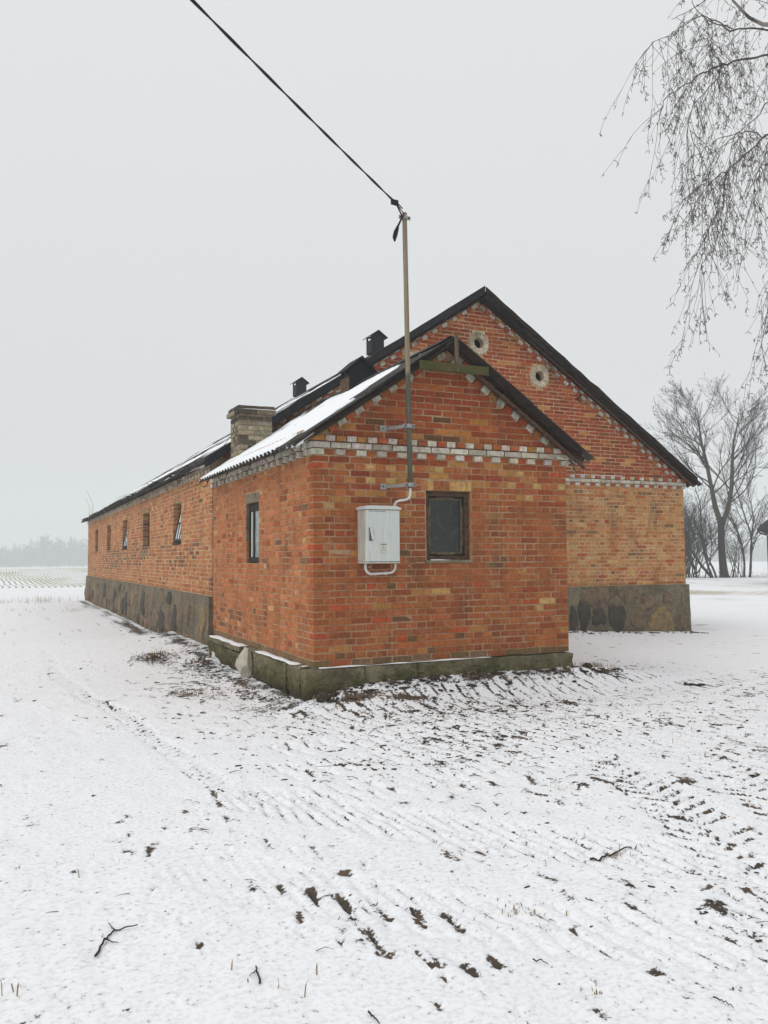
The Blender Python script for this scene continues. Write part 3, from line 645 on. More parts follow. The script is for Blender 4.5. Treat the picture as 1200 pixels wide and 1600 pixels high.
# cornice: dentils, white stretchers, checkered headers (front) ; dentils and two white courses (side)
def cornice(part, plane, face, u0, u1, zc, pitch, sidecorner=True, corner=0.0, top=None):
    pr1, pr2, pr3 = (0.034, 0.046, 0.050) if plane == 'f' else (0.05, 0.054, 0.075)
    n = int(round((u1-u0)/HU)); w = (u1-u0)/n
    for k in range(n):
        a, b = u0+k*w, u0+(k+1)*w
        for row, pr in ((0, pr1), (2, pr3)):
            white = (k % 2 == 0) if row == 0 else (k % 2 == 1)
            if row == 2 and top == 'white': white = True
            z0 = zc+row*pitch
            p_ = pr if (white or row == 2) else 0.0
            t = t_white() if white else (t_chk() if plane == 'f' else tone((118, 82, 62)))  # side: bricks between dentils coloured dark, standing in for the shade there
            a2 = a+JNT/2 if k else a-(p_ if corner else 0); b2 = b-JNT/2
            nm = 'white_brick' if white else 'brick'
            dep = 0.06
            if plane == 'f': brick(part, a2, b2, face-p_, face+dep, z0+JNT/2, z0+pitch-JNT/2, t, nm)
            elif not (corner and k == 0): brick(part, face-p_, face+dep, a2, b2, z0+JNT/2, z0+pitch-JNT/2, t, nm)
    us = units(u1-u0, True)
    for k, (a, b) in enumerate(us):
        a2 = u0+a+JNT/2 if k else u0-(pr2 if corner else 0); b2 = u0+b-JNT/2 if k < len(us)-1 else u0+b
        if plane == 'f': brick(part, a2, b2, face-pr2, face+0.06, zc+pitch+JNT/2, zc+2*pitch-JNT/2, t_white(), 'white_brick')
        elif not (corner and k == 0): brick(part, face-pr2, face+0.06, a2, b2, zc+pitch+JNT/2, zc+2*pitch-JNT/2, t_white(), 'white_brick')
ZC = ZB+31*PIT
cornice('front_wall', 'f', 0.0, 0.0, AW+0.03, ZC, PIT, corner=1)
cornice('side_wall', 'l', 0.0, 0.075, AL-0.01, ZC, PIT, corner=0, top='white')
# gable
TA = 0.672; AX = 1.745; AZ = 4.30
def aroof(xx): return AZ-abs(xx-AX)*TA
GA0 = AZ1
gb = MB(); zt = AZ-0.13
xl = AX-(zt-GA0)/TA; xr = AX+(zt-GA0)/TA
for yy in (REC, 0.30): gb.v += [(xl, yy, GA0), (xr, yy, GA0), (AX, yy, zt)]
gb.f += [(0, 1, 2), (5, 4, 3), (0, 3, 4, 1), (1, 4, 5, 2), (2, 5, 3, 0)]
gable = gb.build('gable_wall', M['mortar'], annex)
def rake_field(part, face, ax, off_l, off_r, zroof, slope, z0, pitch, n, tintf, holesf=None, left=True, right=True):
    for i in range(n):
        a, b = z0+i*pitch, z0+(i+1)*pitch; zm = b
        lo_ = ax-(zroof-off_l-zm)/slope; hi_ = ax+(zroof-off_r-zm)/slope
        if hi_-lo_ < 0.1: break
        hs = holesf(a, b) if holesf else []
        u0 = ax-8*SU+(SU*0.5 if i % 2 else 0)+R.uniform(-0.03, 0.03)
        course(part, 'f', face, u0, ax+8.2*SU if zroof < 5 else ax+30*SU, a, b, True, tintf, hs, lo=lo_, hi=hi_, i=i)
rake_field('gable_wall', 0.0, AX, 0.17, 0.22, AZ, TA, GA0, PIT, 16, t_gable_a)
def rake_rows(part, face, ax, zroof, slope, offs, zmin, pr=(0.03, 0.045), bl=0.128, parity=0, xlim=None):
    """rows of short bricks laid along the slope under the roof"""
    ang = math.atan(slope); cs, sn = math.cos(ang), math.sin(ang); hh = 0.068
    for side, off in ((-1, offs[0]), (1, offs[1])):
        for row in (0, 1):
            o = (off-row*0.092)           # vertical distance of the row's lower edge below the roof line
            d = 0.05 if row == 0 else 0.11
            k = 0
            while True:
                dc = d+bl/2                 # along-slope distance of the brick's centre from the apex
                xx = ax+side*dc*cs; zl = zroof-dc*sn-o
                zc_ = zl+0.5*hh/cs
                if zl < zmin-0.015 or (xlim and abs(xx-ax) > xlim): break
                white = (k+row*parity) % 2 == 0
                t = t_white() if white else t_chk()
                brick(part, -bl/2+0.005, bl/2-0.005, -(0.06+pr[row])/2, (0.06+pr[row])/2, -hh/2, hh/2, t, 'white_brick' if white else 'brick', rot=side*ang, c=(xx, face+0.03-pr[row]/2, zc_))
                d += bl+0.003; k += 1
rake_rows('gable_wall', 0.0, AX, AZ, TA, (0.20, 0.275), GA0+0.01)

# plinth of the annex: old concrete, cracked blocks
def rough_block(name, x0, x1, y0, y1, z0, z1, mat, parent, nx_=10, ny_=2, nz_=6, amp=0.012, seed=1, crumble=0.0, crack=0.0):
    """box with a worn, uneven surface"""
    bm = bmesh.new(); bmesh.ops.create_cube(bm, size=1.0)
    bmesh.ops.scale(bm, vec=(x1-x0, y1-y0, z1-z0), verts=bm.verts); bmesh.ops.translate(bm, vec=((x0+x1)/2, (y0+y1)/2, (z0+z1)/2), verts=bm.verts)
    L = max(x1-x0, y1-y0)
    def cut(axis_, n, a, b):
        for k in range(1, n):
            co_ = [0, 0, 0]; no = [0, 0, 0]; co_[axis_] = a+(b-a)*k/n; no[axis_] = 1
            bmesh.ops.bisect_plane(bm, geom=bm.verts[:]+bm.edges[:]+bm.faces[:], plane_co=co_, plane_no=no)
    cut(0, nx_, x0, x1); cut(1, ny_, y0, y1); cut(2, nz_, z0, z1)
    cxm, cym, czm = (x0+x1)/2, (y0+y1)/2, (z0+z1)/2
    for v in bm.verts:
        n1 = fbm(np.array([v.co.x*6+v.co.y*6]), np.array([v.co.z*9]), 3, seed)[0]; n2 = fbm(np.array([v.co.x*4-v.co.y*4]), np.array([v.co.z*5+9]), 2, seed+7)[0]
        top = (v.co.z-z0)/(z1-z0)
        if crack:
            ul = v.co.x+v.co.y; cz_ = crack+0.05*float(fbm(np.array([ul*2.3]), np.array([seed*1.0]), 3, 61)[0]); cu_ = (x0+y0)+(x1-x0+y1-y0)*0.45+0.05*float(fbm(np.array([v.co.z*7]), np.array([seed*2.0]), 2, 63)[0])
            kk = max(0, 1-abs(v.co.z-cz_)/0.012)*(1 if float(vnoise(ul*2.2, seed*3.1, 5)) > 0.4 else 0)+max(0, 1-abs(ul-cu_)/0.015)*(1 if v.co.z > crack-0.02 else 0)
            if kk > 0:
                if abs(v.co.y-y0) < 1e-4 and (x1-x0) > (y1-y0): v.co.y += 0.028*min(1, kk); continue
                if abs(v.co.x-x0) < 1e-4 and (y1-y0) > (x1-x0): v.co.x += 0.028*min(1, kk); continue
        if abs(v.co.x-x0) < 1e-4: v.co.x += amp*(n1+0.4)
        if abs(v.co.y-y0) < 1e-4: v.co.y += amp*(n1+0.4)
        if abs(v.co.z-z1) < 1e-4: v.co.z += amp*0.6*(n2-0.4)
        if crumble and top < 0.55:
            k = crumble*max(0, n1+0.3)*(1-top)
            if v.co.x < cxm: v.co.x += k*0.5 if abs(y1-y0) > abs(x1-x0) else 0
            if v.co.y < cym: v.co.y += k*0.5 if abs(x1-x0) > abs(y1-y0) else 0
    me = bpy.data.meshes.new(name); bm.to_mesh(me); bm.free(); me.materials.append(mat)
    return link(name, me, parent)
pl = MB().box(0.05, AW-0.05, 0.05, AL-0.05, -0.3, ZB-0.004).build('plinth', M['plinth'], annex)
rough_block('plinth_block', -0.035, 1.276, -0.045, 0.12, -0.25, ZB-0.004, M['plinth'], pl, 90, 2, 34, 0.026, 3, 0.07, 0.22)
rough_block('plinth_block', 1.279, 2.408, -0.044, 0.12, -0.25, ZB-0.008, M['plinth'], pl, 76, 2, 34, 0.026, 5, 0.05, 0.30)
rough_block('plinth_block', 2.411, AW+0.025, -0.047, 0.12, -0.25, ZB-0.012, M['plinth'], pl, 60, 2, 30, 0.028, 8, 0.05)
# left side: wider footing with loose cap slabs
for (y0, y1, zt_, xo, sd_) in [(0.125, 0.62, ZB-0.006, -0.125, 11), (0.635, 2.02, ZB-0.008, -0.13, 13), (2.30, 4.62, 0.33, -0.13, 17)]:
    rough_block('footing_block', xo, 0.12, y0, y1, -0.3, zt_, M['plinth'], pl, 2, int((y1-y0)/0.022), 30, 0.032, sd_, 0.10, 0.26)
rough_block('footing_corner', -0.12, 0.10, -0.044, 0.118, -0.28, ZB-0.02, M['plinth'], pl, 4, 4, 10, 0.014, 19, 0.08)
for (y0, y1, sd_) in [(2.62, 3.50, 23), (3.52, 4.60, 29)]:
    rough_block('cap_slab', -0.16, 0.05, y0, y1, 0.345, 0.412, M['plinth'], pl, 3, 14, 2, 0.01, sd_)
rough_block('cap_slab', -0.10, 0.05, 2.05, 2.58, 0.372, 0.414, M['plaster'], pl, 3, 10, 2, 0.008, 31)
# snow lying on the ledges
def ledge_snow(name, x0, x1, y0, y1, z, parent, n=60, axis_='x', h=0.012):
    b = MB(); L = (x1-x0) if axis_ == 'x' else (y1-y0); V = []; F = []
    for i in range(n+1):
        t = i/n; k = max(0.0, 0.5+0.9*float(fbm(np.array([t*L*3]), np.array([z*7]), 2, 71)[0])); k = min(1, k)
        for (q, hh) in ((0.0, 0.0), (0.15, h*k), (0.8, h*k*1.2), (1.0, h*k)):
            wv_ = q if q > 0 else 0.25*(1-k)
            V.append((x0+t*L, y0+(y1-y0)*wv_, z+hh) if axis_ == 'x' else (x0+(x1-x0)*wv_, y0+t*L, z+hh))
    for i in range(n):
        for q in range(3): F.append((i*4+q, i*4+q+1, (i+1)*4+q+1, (i+1)*4+q))
    b.add(V, F); return b.build(name, M['snow'], parent, True)
ledge_snow('ledge_snow', 0.05, 2.3, -0.044, 0.0, ZB-0.008, pl)
ledge_snow('ledge_snow', -0.118, 0.0, 0.15, 2.0, ZB-0.010, pl, axis_='y')
ledge_snow('ledge_snow', -0.155, 0.0, 2.66, 4.58, 0.409, pl, axis_='y')

# ---- windows
def bar_frame(b, plane, face, d, u0, u1, z0, z1, w, wt=None, wb=None, jit=0.001, bev=0.004):
    wt = wt or w; wb = wb or w
    for (a, c, e, f) in ((u0, u0+w, z0, z1), (u1-w, u1, z0, z1), (u0+w, u1-w, z1-wt, z1), (u0+w, u1-w, z0, z0+wb)):
        if plane == 'f': b.box(a, c, face, face+d, e, f, bev, jit)
        else: b.box(face, face+d, a, c, e, f, bev, jit)
    return b
# front window: brown lining, dark weathered sash, dusty pane
wb = MB(); bar_frame(wb, 'f', 0.045, 0.16, W1[0]+0.003, W1[1]-0.003, W1[2]+0.003, W1[3]-0.003, 0.052, 0.06, 0.05)
win = wb.build('window', M['wood_brown'], annex)
sb = MB(); bar_frame(sb, 'f', 0.085, 0.045, W1[0]+0.062, W1[1]-0.055, W1[2]+0.06, W1[3]-0.068, 0.042); sb.build('sash', M['wood_grey'], win)
for sx_ in (0, 1):
    for sz_ in (0, 1):
        sb = MB(); xe = W1[0]+0.064 if sx_ == 0 else W1[1]-0.057; ze = W1[2]+0.062 if sz_ == 0 else W1[3]-0.070; dx = 1 if sx_ == 0 else -1; dz = 1 if sz_ == 0 else -1
        sb.v += [(xe, 0.079, ze), (xe+dx*0.12, 0.079, ze), (xe+dx*0.12, 0.079, ze+dz*0.018), (xe+dx*0.018, 0.079, ze+dz*0.018), (xe+dx*0.018, 0.079, ze+dz*0.12), (xe, 0.079, ze+dz*0.12)]
        sb.v += [(q[0], 0.0845, q[2]) for q in sb.v[:6]]
        sb.f += [(0, 1, 2, 3), (0, 3, 4, 5)]+[(i, i+6, (i+1) % 6+6, (i+1) % 6) for i in range(6)]
        sb.build('corner_iron', M['iron'], win)
MB().box(W1[0]+0.095, W1[1]-0.09, 0.105, 0.11, W1[2]+0.095, W1[3]-0.1).build('pane', M['glass'], win)
sl = rough_block('window_sill', W1[0]-0.02, W1[1]+0.02, -0.012, 0.044, W1[2]-0.035, W1[2]+0.004, M['plaster'], win, 14, 2, 2, 0.006, 37)
ledge_snow('sill_snow', W1[0]+0.05, W1[1]-0.06, -0.012, 0.02, W1[2]+0.001, win, 30, h=0.014)
# side window
wb = MB(); bar_frame(wb, 'l', 0.045, 0.05, W2[0]+0.003, W2[1]-0.003, W2[2]+0.003, W2[3]-0.003, 0.035, 0.12, 0.08)
win2 = wb.build('window', M['frame_dark'], annex)
sb = MB(); sb.box(0.040, 0.075, W2[0]+0.365, W2[0]+0.41, W2[2]+0.08, W2[3]-0.12, 0.004); sb.build('mullion', M['frame_dark'], win2)
sb = MB(); sb.box(0.046, 0.075, W2[0]+0.47, W2[0]+0.53, W2[2]+0.085, W2[3]-0.125, 0.003); sb.build('sash_bar', M['white_paint'], win2)
MB().box(0.055, 0.059, W2[0]+0.037, W2[0]+0.364, W2[2]+0.08, W2[3]-0.12).build('pane', M['glass_sky'], win2)
MB().box(0.062, 0.066, W2[0]+0.412, W2[1]-0.037, W2[2]+0.08, W2[3]-0.12).build('pane', M['glass'], win2)
MB().box(0.004, 0.30, W2[1]-0.012, W2[1]+0.002, W2[2]+0.32, W2[3]-0.004, 0, 0).build('jamb_plaster', M['plaster'], win2)
MB().box(0.003, 0.30, W2[0]-0.03, W2[1]+0.03, W2[3]+0.002, W2[3]+0.128, 0.004, 0.003).build('lintel', M['plaster'], win2)

# ---- roof of the annex
def sheet_mesh(name, length, width, waves, mat, amp=0.024, th=0.007, ns=6):
    n = waves*8; V = []; F = []
    for side in (0, 1):
        for i in range(ns+1):
            for k in range(n+1):
                w = width*k/n; V.append((length*i/ns, w, amp*math.cos(2*PI*waves*k/n)-side*th))
    W_ = n+1; o = (ns+1)*W_
    for i in range(ns):
        for k in range(n):
            a = i*W_+k; F.append((a, a+W_, a+W_+1, a+1)); F.append((o+a, o+a+1, o+a+W_+1, o+a+W_))
    for k in range(n):
        a = ns*W_+k; F.append((a, o+a, o+a+1, a+1)); a = k; F.append((a, a+1, o+a+1, o+a))
    for i in range(ns):
        a = i*W_; F.append((a, o+a, o+a+W_, a+W_)); a = i*W_+n; F.append((a, a+W_, o+a+W_, o+a))
    return mesh(name, V, F, mat, True)
def slope_frame(ax, zroof, slope, side):
    ang = math.atan(slope); down = Vector((side*math.cos(ang), 0, -math.sin(ang))); nrm = Vector((side*math.sin(ang), 0, math.cos(ang)))
    return ang, down, nrm
def put_sheet(me, parent, ax, zroof, slope, side, s0, y0, lift, twist=0.0):
    ang, down, nrm = slope_frame(ax, zroof, slope, side)
    o = link('roof_sheet', me, parent)
    Mx = Matrix((down, Vector((0, 1, 0)), nrm)).transposed()
    o.matrix_world = Matrix.Translation(Vector((ax, y0, zroof)) + down*s0 + nrm*lift) @ Mx.to_4x4() @ Matrix.Rotation(twist, 4, 'Z')
    return o
def deck(name, ax, zroof, slope, ext, y0, y1, d0, d1, mat, parent):
    """two slabs under the sheets, from d0 to d1 below the roof line"""
    b = MB()
    for side in (-1, 1):
        e = ax+side*ext
        V = [(ax, y, zroof-d) for y in (y0, y1) for d in (d0, d1)]+[(e, y, zroof-ext*slope-d) for y in (y0, y1) for d in (d0, d1)]
        b.add(V, [(0, 4, 5, 1), (2, 3, 7, 6), (0, 2, 6, 4), (1, 5, 7, 3), (4, 6, 7, 5), (0, 1, 3, 2)])
    return b.build(name, mat, parent)
AEX = 2.05; AY0, AY1 = -0.20, 4.66
aroofp = deck('roof', AX, AZ, TA, AEX-0.14, AY0+0.02, AY1, 0.075, 0.10, M['wood_brown'], annex)
slen = AEX/math.cos(math.atan(TA))
sh_a = sheet_mesh('annex_sheet', 1.34, 0.985, 6, M['sheet'])
for side in (-1, 1):
    for c in range(5):
        for r in (1, 0):
            put_sheet(sh_a, aroofp, AX, AZ, TA, side, 0.0 if r == 0 else slen-1.34, AY0-0.01+c*0.974, -0.030+(0.012 if r == 0 else 0.0)+R.uniform(-0.002, 0.002), R.uniform(-0.006, 0.006))
def snow_cover(name, ax, zroof, slope, side, ext, y0, y1, ny_, ns_, lvl, parent, seed=0, amp=0.010, wave=0.0, edge=0.5):
    ang, down, nrm = slope_frame(ax, zroof, slope, side); L = ext/math.cos(ang)
    s_ = np.linspace(0.05, L-0.015, ns_+1); w_ = np.linspace(y0, y1, ny_+1); SS, WW = np.meshgrid(s_, w_); s1 = SS.ravel(); w1 = WW.ravel()
    h = lvl+amp*fbm(s1*1.2, w1*2.2, 3, seed)+0.004*fbm(s1*9, w1*9, 2, seed+5)
    wl = np.mod(w1-(y0-0.03), 0.974); eav = np.clip((s1-(L-0.75))/0.6, 0, 1)
    h = h*(1-eav)+(-0.020+0.004*fbm(s1*5, w1*5, 2, seed+2))*eav+(wave+(0.026-wave)*eav)*np.cos(2*PI*wl/0.16417)
    h = h-0.050*np.clip(1-(w1-y0)/edge, 0, 1)**1.5*(0.9+0.5*fbm(s1*2.0, w1*4, 2, seed+9))
    h = h-0.006*np.clip((s1-(L-0.05))/0.05, 0, 1)
    P = np.array([[ax, 0, zroof]])+np.outer(s1, np.array(down))+np.outer(w1, np.array([0, 1, 0]))+np.outer(h, np.array(nrm))
    ii = np.arange(len(s1)).reshape(ny_+1, ns_+1); F = np.stack([ii[:-1, :-1], ii[1:, :-1], ii[1:, 1:], ii[:-1, 1:]], -1).reshape(-1, 4)
    return link(name, mesh(name, P, F.tolist(), M['snow'], True), parent)
snow_cover('snow_cover', AX, AZ, TA, -1, AEX, AY0+0.02, AY1-0.02, 320, 80, -0.002, aroofp, 3, 0.016, 0.009, 1.0)
snow_cover('snow_cover', AX, AZ, TA, 1, AEX, AY0+0.25, AY1-0.02, 120, 30, 0.008, aroofp, 13, 0.010, 0.005)
def barge(name, ax, zroof, slope, side, d_from, d_to, o0, o1, y0, y1, mat, parent, jit=0.004, segs=8):
    """board along the verge; o0..o1 = vertical offset below the roof line"""
    b = MB(); ang, down, nrm = slope_frame(ax, zroof, slope, side); V = []; F = []
    for i in range(segs+1):
        d = d_from+(d_to-d_from)*i/segs; j = R.uniform(-jit, jit); j2 = R.uniform(-jit, jit)
        for (o_, y) in ((o0, y0), (o0, y1), (o1, y1), (o1, y0)):
            V.append((ax+side*d, y+(j if o_ == o1 else j2), zroof-d*slope-o_+j))
    for i in range(segs):
        for k in range(4): F.append((i*4+k, i*4+(k+1) % 4, (i+1)*4+(k+1) % 4, (i+1)*4+k))
    F += [(0, 1, 2, 3), (segs*4+3, segs*4+2, segs*4+1, segs*4)]
    b.add(V, F); return b.build(name, mat, parent)
barge('bargeboard', AX, AZ, TA, -1, 0.012, AEX-0.25, 0.05, 0.095, -0.222, -0.195, M['wood_dark'], aroofp)
barge('bargeboard', AX, AZ, TA, 1, 0.012, AEX-0.22, 0.03, 0.155, -0.228, -0.197, M['wood_dark'], aroofp)
barge('batten', AX, AZ, TA, 1, 0.18, AEX-0.12, 0.195, 0.235, -0.165, -0.13, M['wood_brown'], aroofp)
barge('batten', AX, AZ, TA, -1, 0.25, AEX-0.2, 0.105, 0.125, -0.10, -0.06, M['wood_moss'], aroofp)
barge('batten', AX, AZ, TA, 1, 0.30, AEX-0.2, 0.15, 0.20, -0.10, -0.06, M['wood_dark'], aroofp)
b = MB(); b.box(AX-0.515, AX+0.425, -0.275, -0.238, 3.838, 3.938, 0.006, 0.006); b.build('collar_board', M['wood_moss'], aroofp)
b = MB(); b.box(AX-0.055, AX-0.012, -0.305, -0.277, 3.845, 4.285, 0.005, 0.004); b.build('king_post', M['wood_grey'], aroofp)
b = MB()
for side in (-1, 1):
    V = [(AX, AY0+0.1, AZ+0.03), (AX, AY1, AZ+0.03), (AX+side*0.16, AY1, AZ+0.03-0.16*TA), (AX+side*0.16, AY0+0.1, AZ+0.03-0.16*TA)]
    b.add(V, [(0, 1, 2, 3)])
b.build('ridge_cap', M['sheet_d'], aroofp)
def ring(name, cx_, cy_, cz_, r, parent, plane='xz', a0=-0.2, a1=5.6, rad=0.005):
    pts = []
    for i in range(19):
        t = a0+(a1-a0)*i/18; pts.append((cx_+r*math.cos(t), cy_+0.006*i/18, cz_+r*math.sin(t)))
    pts.append((cx_+r*0.9+0.05, cy_+0.01, cz_+r*0.4+0.09))
    b = MB(); b.tube(pts, rad, 6); return b.build(name, M['iron'], parent, True)
for (yy, zz) in [(-0.14, 2.87), (0.85, 2.865), (1.95, 2.86), (3.2, 2.86), (4.45, 2.86)]:
    ring('gutter_bracket', -0.25, yy, zz, 0.062, aroofp)
ring('gutter_bracket', 3.64, -0.06, 2.80, 0.060, aroofp, a0=0.4, a1=6.2)

# roof ventilator on the annex ridge
def ventilator(x0, x1, y0, y1, zbase, zeave, zapex, parent, ov=0.08, panel=True):
    b = MB(); t = 0.02
    zs = zeave-0.10
    b.box(x0, x1, y0, y0+t, zbase, zs, 0.002); b.box(x0, x1, y1-t, y1, zbase, zs, 0.002); b.box(x0, x0+t, y0+t, y1-t, zbase, zs, 0.002); b.box(x1-t, x1, y0+t, y1-t, zbase, zs, 0.002)
    for (a, c) in ((x0, y0), (x1-0.04, y0), (x0, y1-0.04), (x1-0.04, y1-0.04)): b.box(a+0.001, a+0.039, c+0.001, c+0.039, zs, zeave+0.02)
    xm = (x0+x1)/2
    for yy in (y0, y1-t): b.add([(x0, yy, zeave-0.005), (x1, yy, zeave-0.005), (xm, yy, zapex-0.02), (x0, yy+t, zeave-0.005), (x1, yy+t, zeave-0.005), (xm, yy+t, zapex-0.02)], [(0, 1, 2), (5, 4, 3), (0, 3, 4, 1), (1, 4, 5, 2), (2, 5, 3, 0)])
    b.box(x0+t, x1-t, y0+0.0, y0+t, zs, zeave, 0.001)
    v = b.build('roof_vent', M['vent'], parent)
    b = MB(); sl_ = (zapex-zeave)/((x1-x0)/2)
    for side in (-1, 1):
        e = xm+side*((x1-x0)/2+ov); ze = zapex-sl_*((x1-x0)/2+ov)
        V = [(xm, y, zapex+d) for y in (y0-ov, y1+ov) for d in (0, 0.022)]+[(e, y, ze+d) for y in (y0-ov, y1+ov) for d in (0, 0.022)]
        b.add(V, [(0, 4, 5, 1), (2, 3, 7, 6), (0, 2, 6, 4), (1, 5, 7, 3), (4, 6, 7, 5), (0, 1, 3, 2)])
    b.build('vent_cap', M['vent'], v)
    if panel:
        b = MB()
        for k in range(3):
            w = (y1-y0)/3; b.box(x0-0.012, x0-0.002, y0+k*w+0.004, y0+(k+1)*w-0.004, zbase, zs-0.03, 0.002, 0.002)
        b.build('side_boards', M['wood_brown'], v)
    return v
ventilator(1.53, 1.89, 2.62, 2.97, 4.05, 4.50, 4.66, annex)

# chimney of the annex: pale, sooty bricks
CX0, CX1, CY0, CY1, CZ0, CZ1 = 0.187, 0.72, 3.90, 4.46, 3.05, 3.93
chim = MB().box(CX0+0.008, CX1-0.008, CY0+0.008, CY1-0.008, CZ0, CZ1+0.06).build('chimney', M['plaster'], annex)
def t_chim(z): return tone(pick([(5 if z < 3.78 else 1, (160, 152, 130)), (3 if z < 3.78 else 1, (142, 134, 114)), (1.6 if z < 3.78 else 3, (98, 92, 82)), (1.5 if z < 3.78 else 0, (176, 168, 146)), (0.8 if z < 3.78 else 4, (76, 72, 66))]), 0.07)
nzc = int(round((CZ1-CZ0)/PIT))
for i in range(nzc):
    z0 = CZ0+i*PIT; o = (i % 2)
    xs = [CX0, CX0+0.27, CX1] if o else [CX0, CX0+0.14, CX0+0.40, CX1]
    for k in range(len(xs)-1): brick('chimney', xs[k]+(JNT/2 if k else 0), xs[k+1]-(JNT/2 if k < len(xs)-2 else 0), CY0+R.gauss(0, 0.002), CY0+(0.125 if k == 0 and not o else 0.06), z0+JNT/2, z0+PIT-JNT/2, t_chim(z0), 'chimney_brick')
    ys = [CY0+0.065, CY0+0.31, CY1] if o else [CY0+0.13, CY0+0.26, CY0+0.40, CY1]
    for k in range(len(ys)-1): brick('chimney', CX0+R.gauss(0, 0.002), CX0+0.05, ys[k]+JNT/2, ys[k+1]-JNT/2, z0+JNT/2, z0+PIT-JNT/2, t_chim(z0), 'chimney_brick')
for lev, (ov, z0, z1) in enumerate([(0.055, CZ1-0.005, CZ1+0.068), (0.035, CZ1+0.075, CZ1+0.13)]):
    xs = np.linspace(CX0-ov, CX1+ov, 3+lev); 
    for k in range(len(xs)-1): brick('chimney', xs[k]+0.004, xs[k+1]-0.004, CY0-ov, CY0+0.12, z0, z1-R.uniform(0, 0.012), t_chim(4), 'chimney_brick')
    ys = np.linspace(CY0+0.128, CY1+ov, 3)
    for k in range(len(ys)-1):
        brick('chimney', CX0-ov, CX0+0.12, ys[k]+0.004, ys[k+1]-0.004, z0, z1-R.uniform(0, 0.012), t_chim(4), 'chimney_brick')
        brick('chimney', CX1-0.12, CX1+ov, ys[k]+0.004, ys[k+1]-0.004, z0, z1-R.uniform(0, 0.012), t_chim(4), 'chimney_brick')
ledge_snow('chimney_snow', CX0-0.035, CX1+0.03, CY0-0.04, CY0-0.01, CZ1+0.066, chim, 20, h=0.012)

b = MB(); b.tube([(CX0-0.05, CY0+0.02, CZ1+0.05), (CX0-0.07, CY0+0.10, 3.62), (-0.02, 4.30, 3.38), (-0.10, 4.45, 3.20)], 0.005, 5); b.build('stay_wire', M['black'], chim)

# ================================================================== BARN
barn = thing('brick_barn', 'long red brick barn with high gable, fieldstone plinth and snowy roof, behind the annex', 'barn', (5.167, 15.5, 0))
BX0 = -0.02; BY0 = AL+0.001; BPIT = 0.0758; BZ0 = 1.034; BZC = BZ0+27*BPIT
BWIN = [(7.50, 8.31), (11.25, 12.30), (15.05, 16.10), (18.90, 19.95), (22.70, 23.70)]; BWZ = (1.96, 2.775)
bleft = wall_cells('l', BX0+REC, 0.40, BY0, BL, BZ0-0.02, BZC+3*BPIT, [(a, b_, *BWZ) for a, b_ in BWIN]).build('side_wall', M['mortar_b'], barn)
for i in range(27):
    st = (i % 2 == 1); z0 = BZ0+i*BPIT; z1 = z0+BPIT; zm = (z0+z1)/2; hs = []
    if BWZ[0] < zm < BWZ[1]:
        hs = [(a-0.004, b_+0.004) for a, b_ in BWIN]
        for a, b_ in BWIN: brick('barn_side', BX0+0.012, BX0+(0.26 if st else 0.13), b_-0.004, b_+0.05, z0+JNT/2, z1-JNT/2, t_barnleft(20, st, b_, zm)); brick('barn_side', BX0+(0.27 if st else 0.14), BX0+0.39, b_-0.004, b_+0.05, z0+JNT/2, z1-JNT/2, t_barnleft(20, st, b_, zm))
    course('barn_side', 'l', BX0, BY0, BL, z0, z1, st, t_barnleft, hs, i=i)
_p = PIT
def cornice_side():
    n = int((BL-BY0)/HU)
    for k in range(n):
        a = BY0+k*HU; w = k % 2 == 0
        brick('barn_side', BX0-(0.04 if w else 0.0), BX0+0.06, a+JNT/2, a+HU-JNT/2, BZC+JNT/2, BZC+BPIT-JNT/2, t_white() if w else t_barnleft(20, False, a, 3.1), 'white_brick' if w else 'brick')
    n = int((BL-BY0)/SU)
    for row in (1, 2):
        for k in range(n):
            a = BY0+k*SU+(SU/2 if row == 2 else 0); pr_ = 0.05+0.03*(row-1)
            brick('barn_side', BX0-pr_, BX0+0.06, a+JNT/2, min(BL, a+SU)-JNT/2, BZC+row*BPIT+JNT/2, BZC+(row+1)*BPIT-JNT/2, tone(pick([(4, (176, 166, 148)), (3, (160, 148, 128)), (2, (188, 182, 168))]), 0.07), 'white_brick')
cornice_side()
# front: gable wall with three round openings
TB = 0.664; BAX = 5.167; BAZ = 6.83; OC_ = [(5.177, 5.79), (6.588, 5.26), (3.752, 5.26)]; OR_, ORI = 0.222, 0.105
zt = BAZ-0.12
outer = [(0.02, BZ0-0.02), (BW-0.004, BZ0-0.02), (BW-0.004, BAZ-0.12-(BW-BAX)*TB), (BAX, zt), (0.02, BAZ-0.12-(BAX)*TB)]
pts2 = [Vector(q) for q in outer]; edges = [(i, (i+1) % 5) for i in range(5)]
for cx_, cz_ in OC_:
    n0 = len(pts2)
    for k in range(20): pts2.append(Vector((cx_+ORI*1.02*math.cos(2*PI*k/20), cz_+ORI*1.02*math.sin(2*PI*k/20))))
    edges += [(n0+k, n0+(k+1) % 20) for k in range(20)]
vv, ee, ff, *_ = delaunay_2d_cdt(pts2, edges, [], 1, 1e-5)
b = MB(); keep = []
for f in ff:
    c = sum((vv[i] for i in f), Vector((0, 0)))/len(f)
    if any((c-Vector(o)).length < ORI*0.98 for o in OC_): continue
    keep.append(tuple(f))
b.add([(q.x, BY0+REC, q.y) for q in vv], keep)
for cx_, cz_ in OC_:
    V = []; F = []
    for k in range(20):
        t = 2*PI*k/20
        for yy in (BY0+REC, BY0+0.13): V.append((cx_+ORI*1.02*math.cos(t), yy, cz_+ORI*1.02*math.sin(t)))
    for k in range(20): k2 = (k+1) % 20; F.append((2*k, 2*k2, 2*k2+1, 2*k+1))
    b.add(V, F)
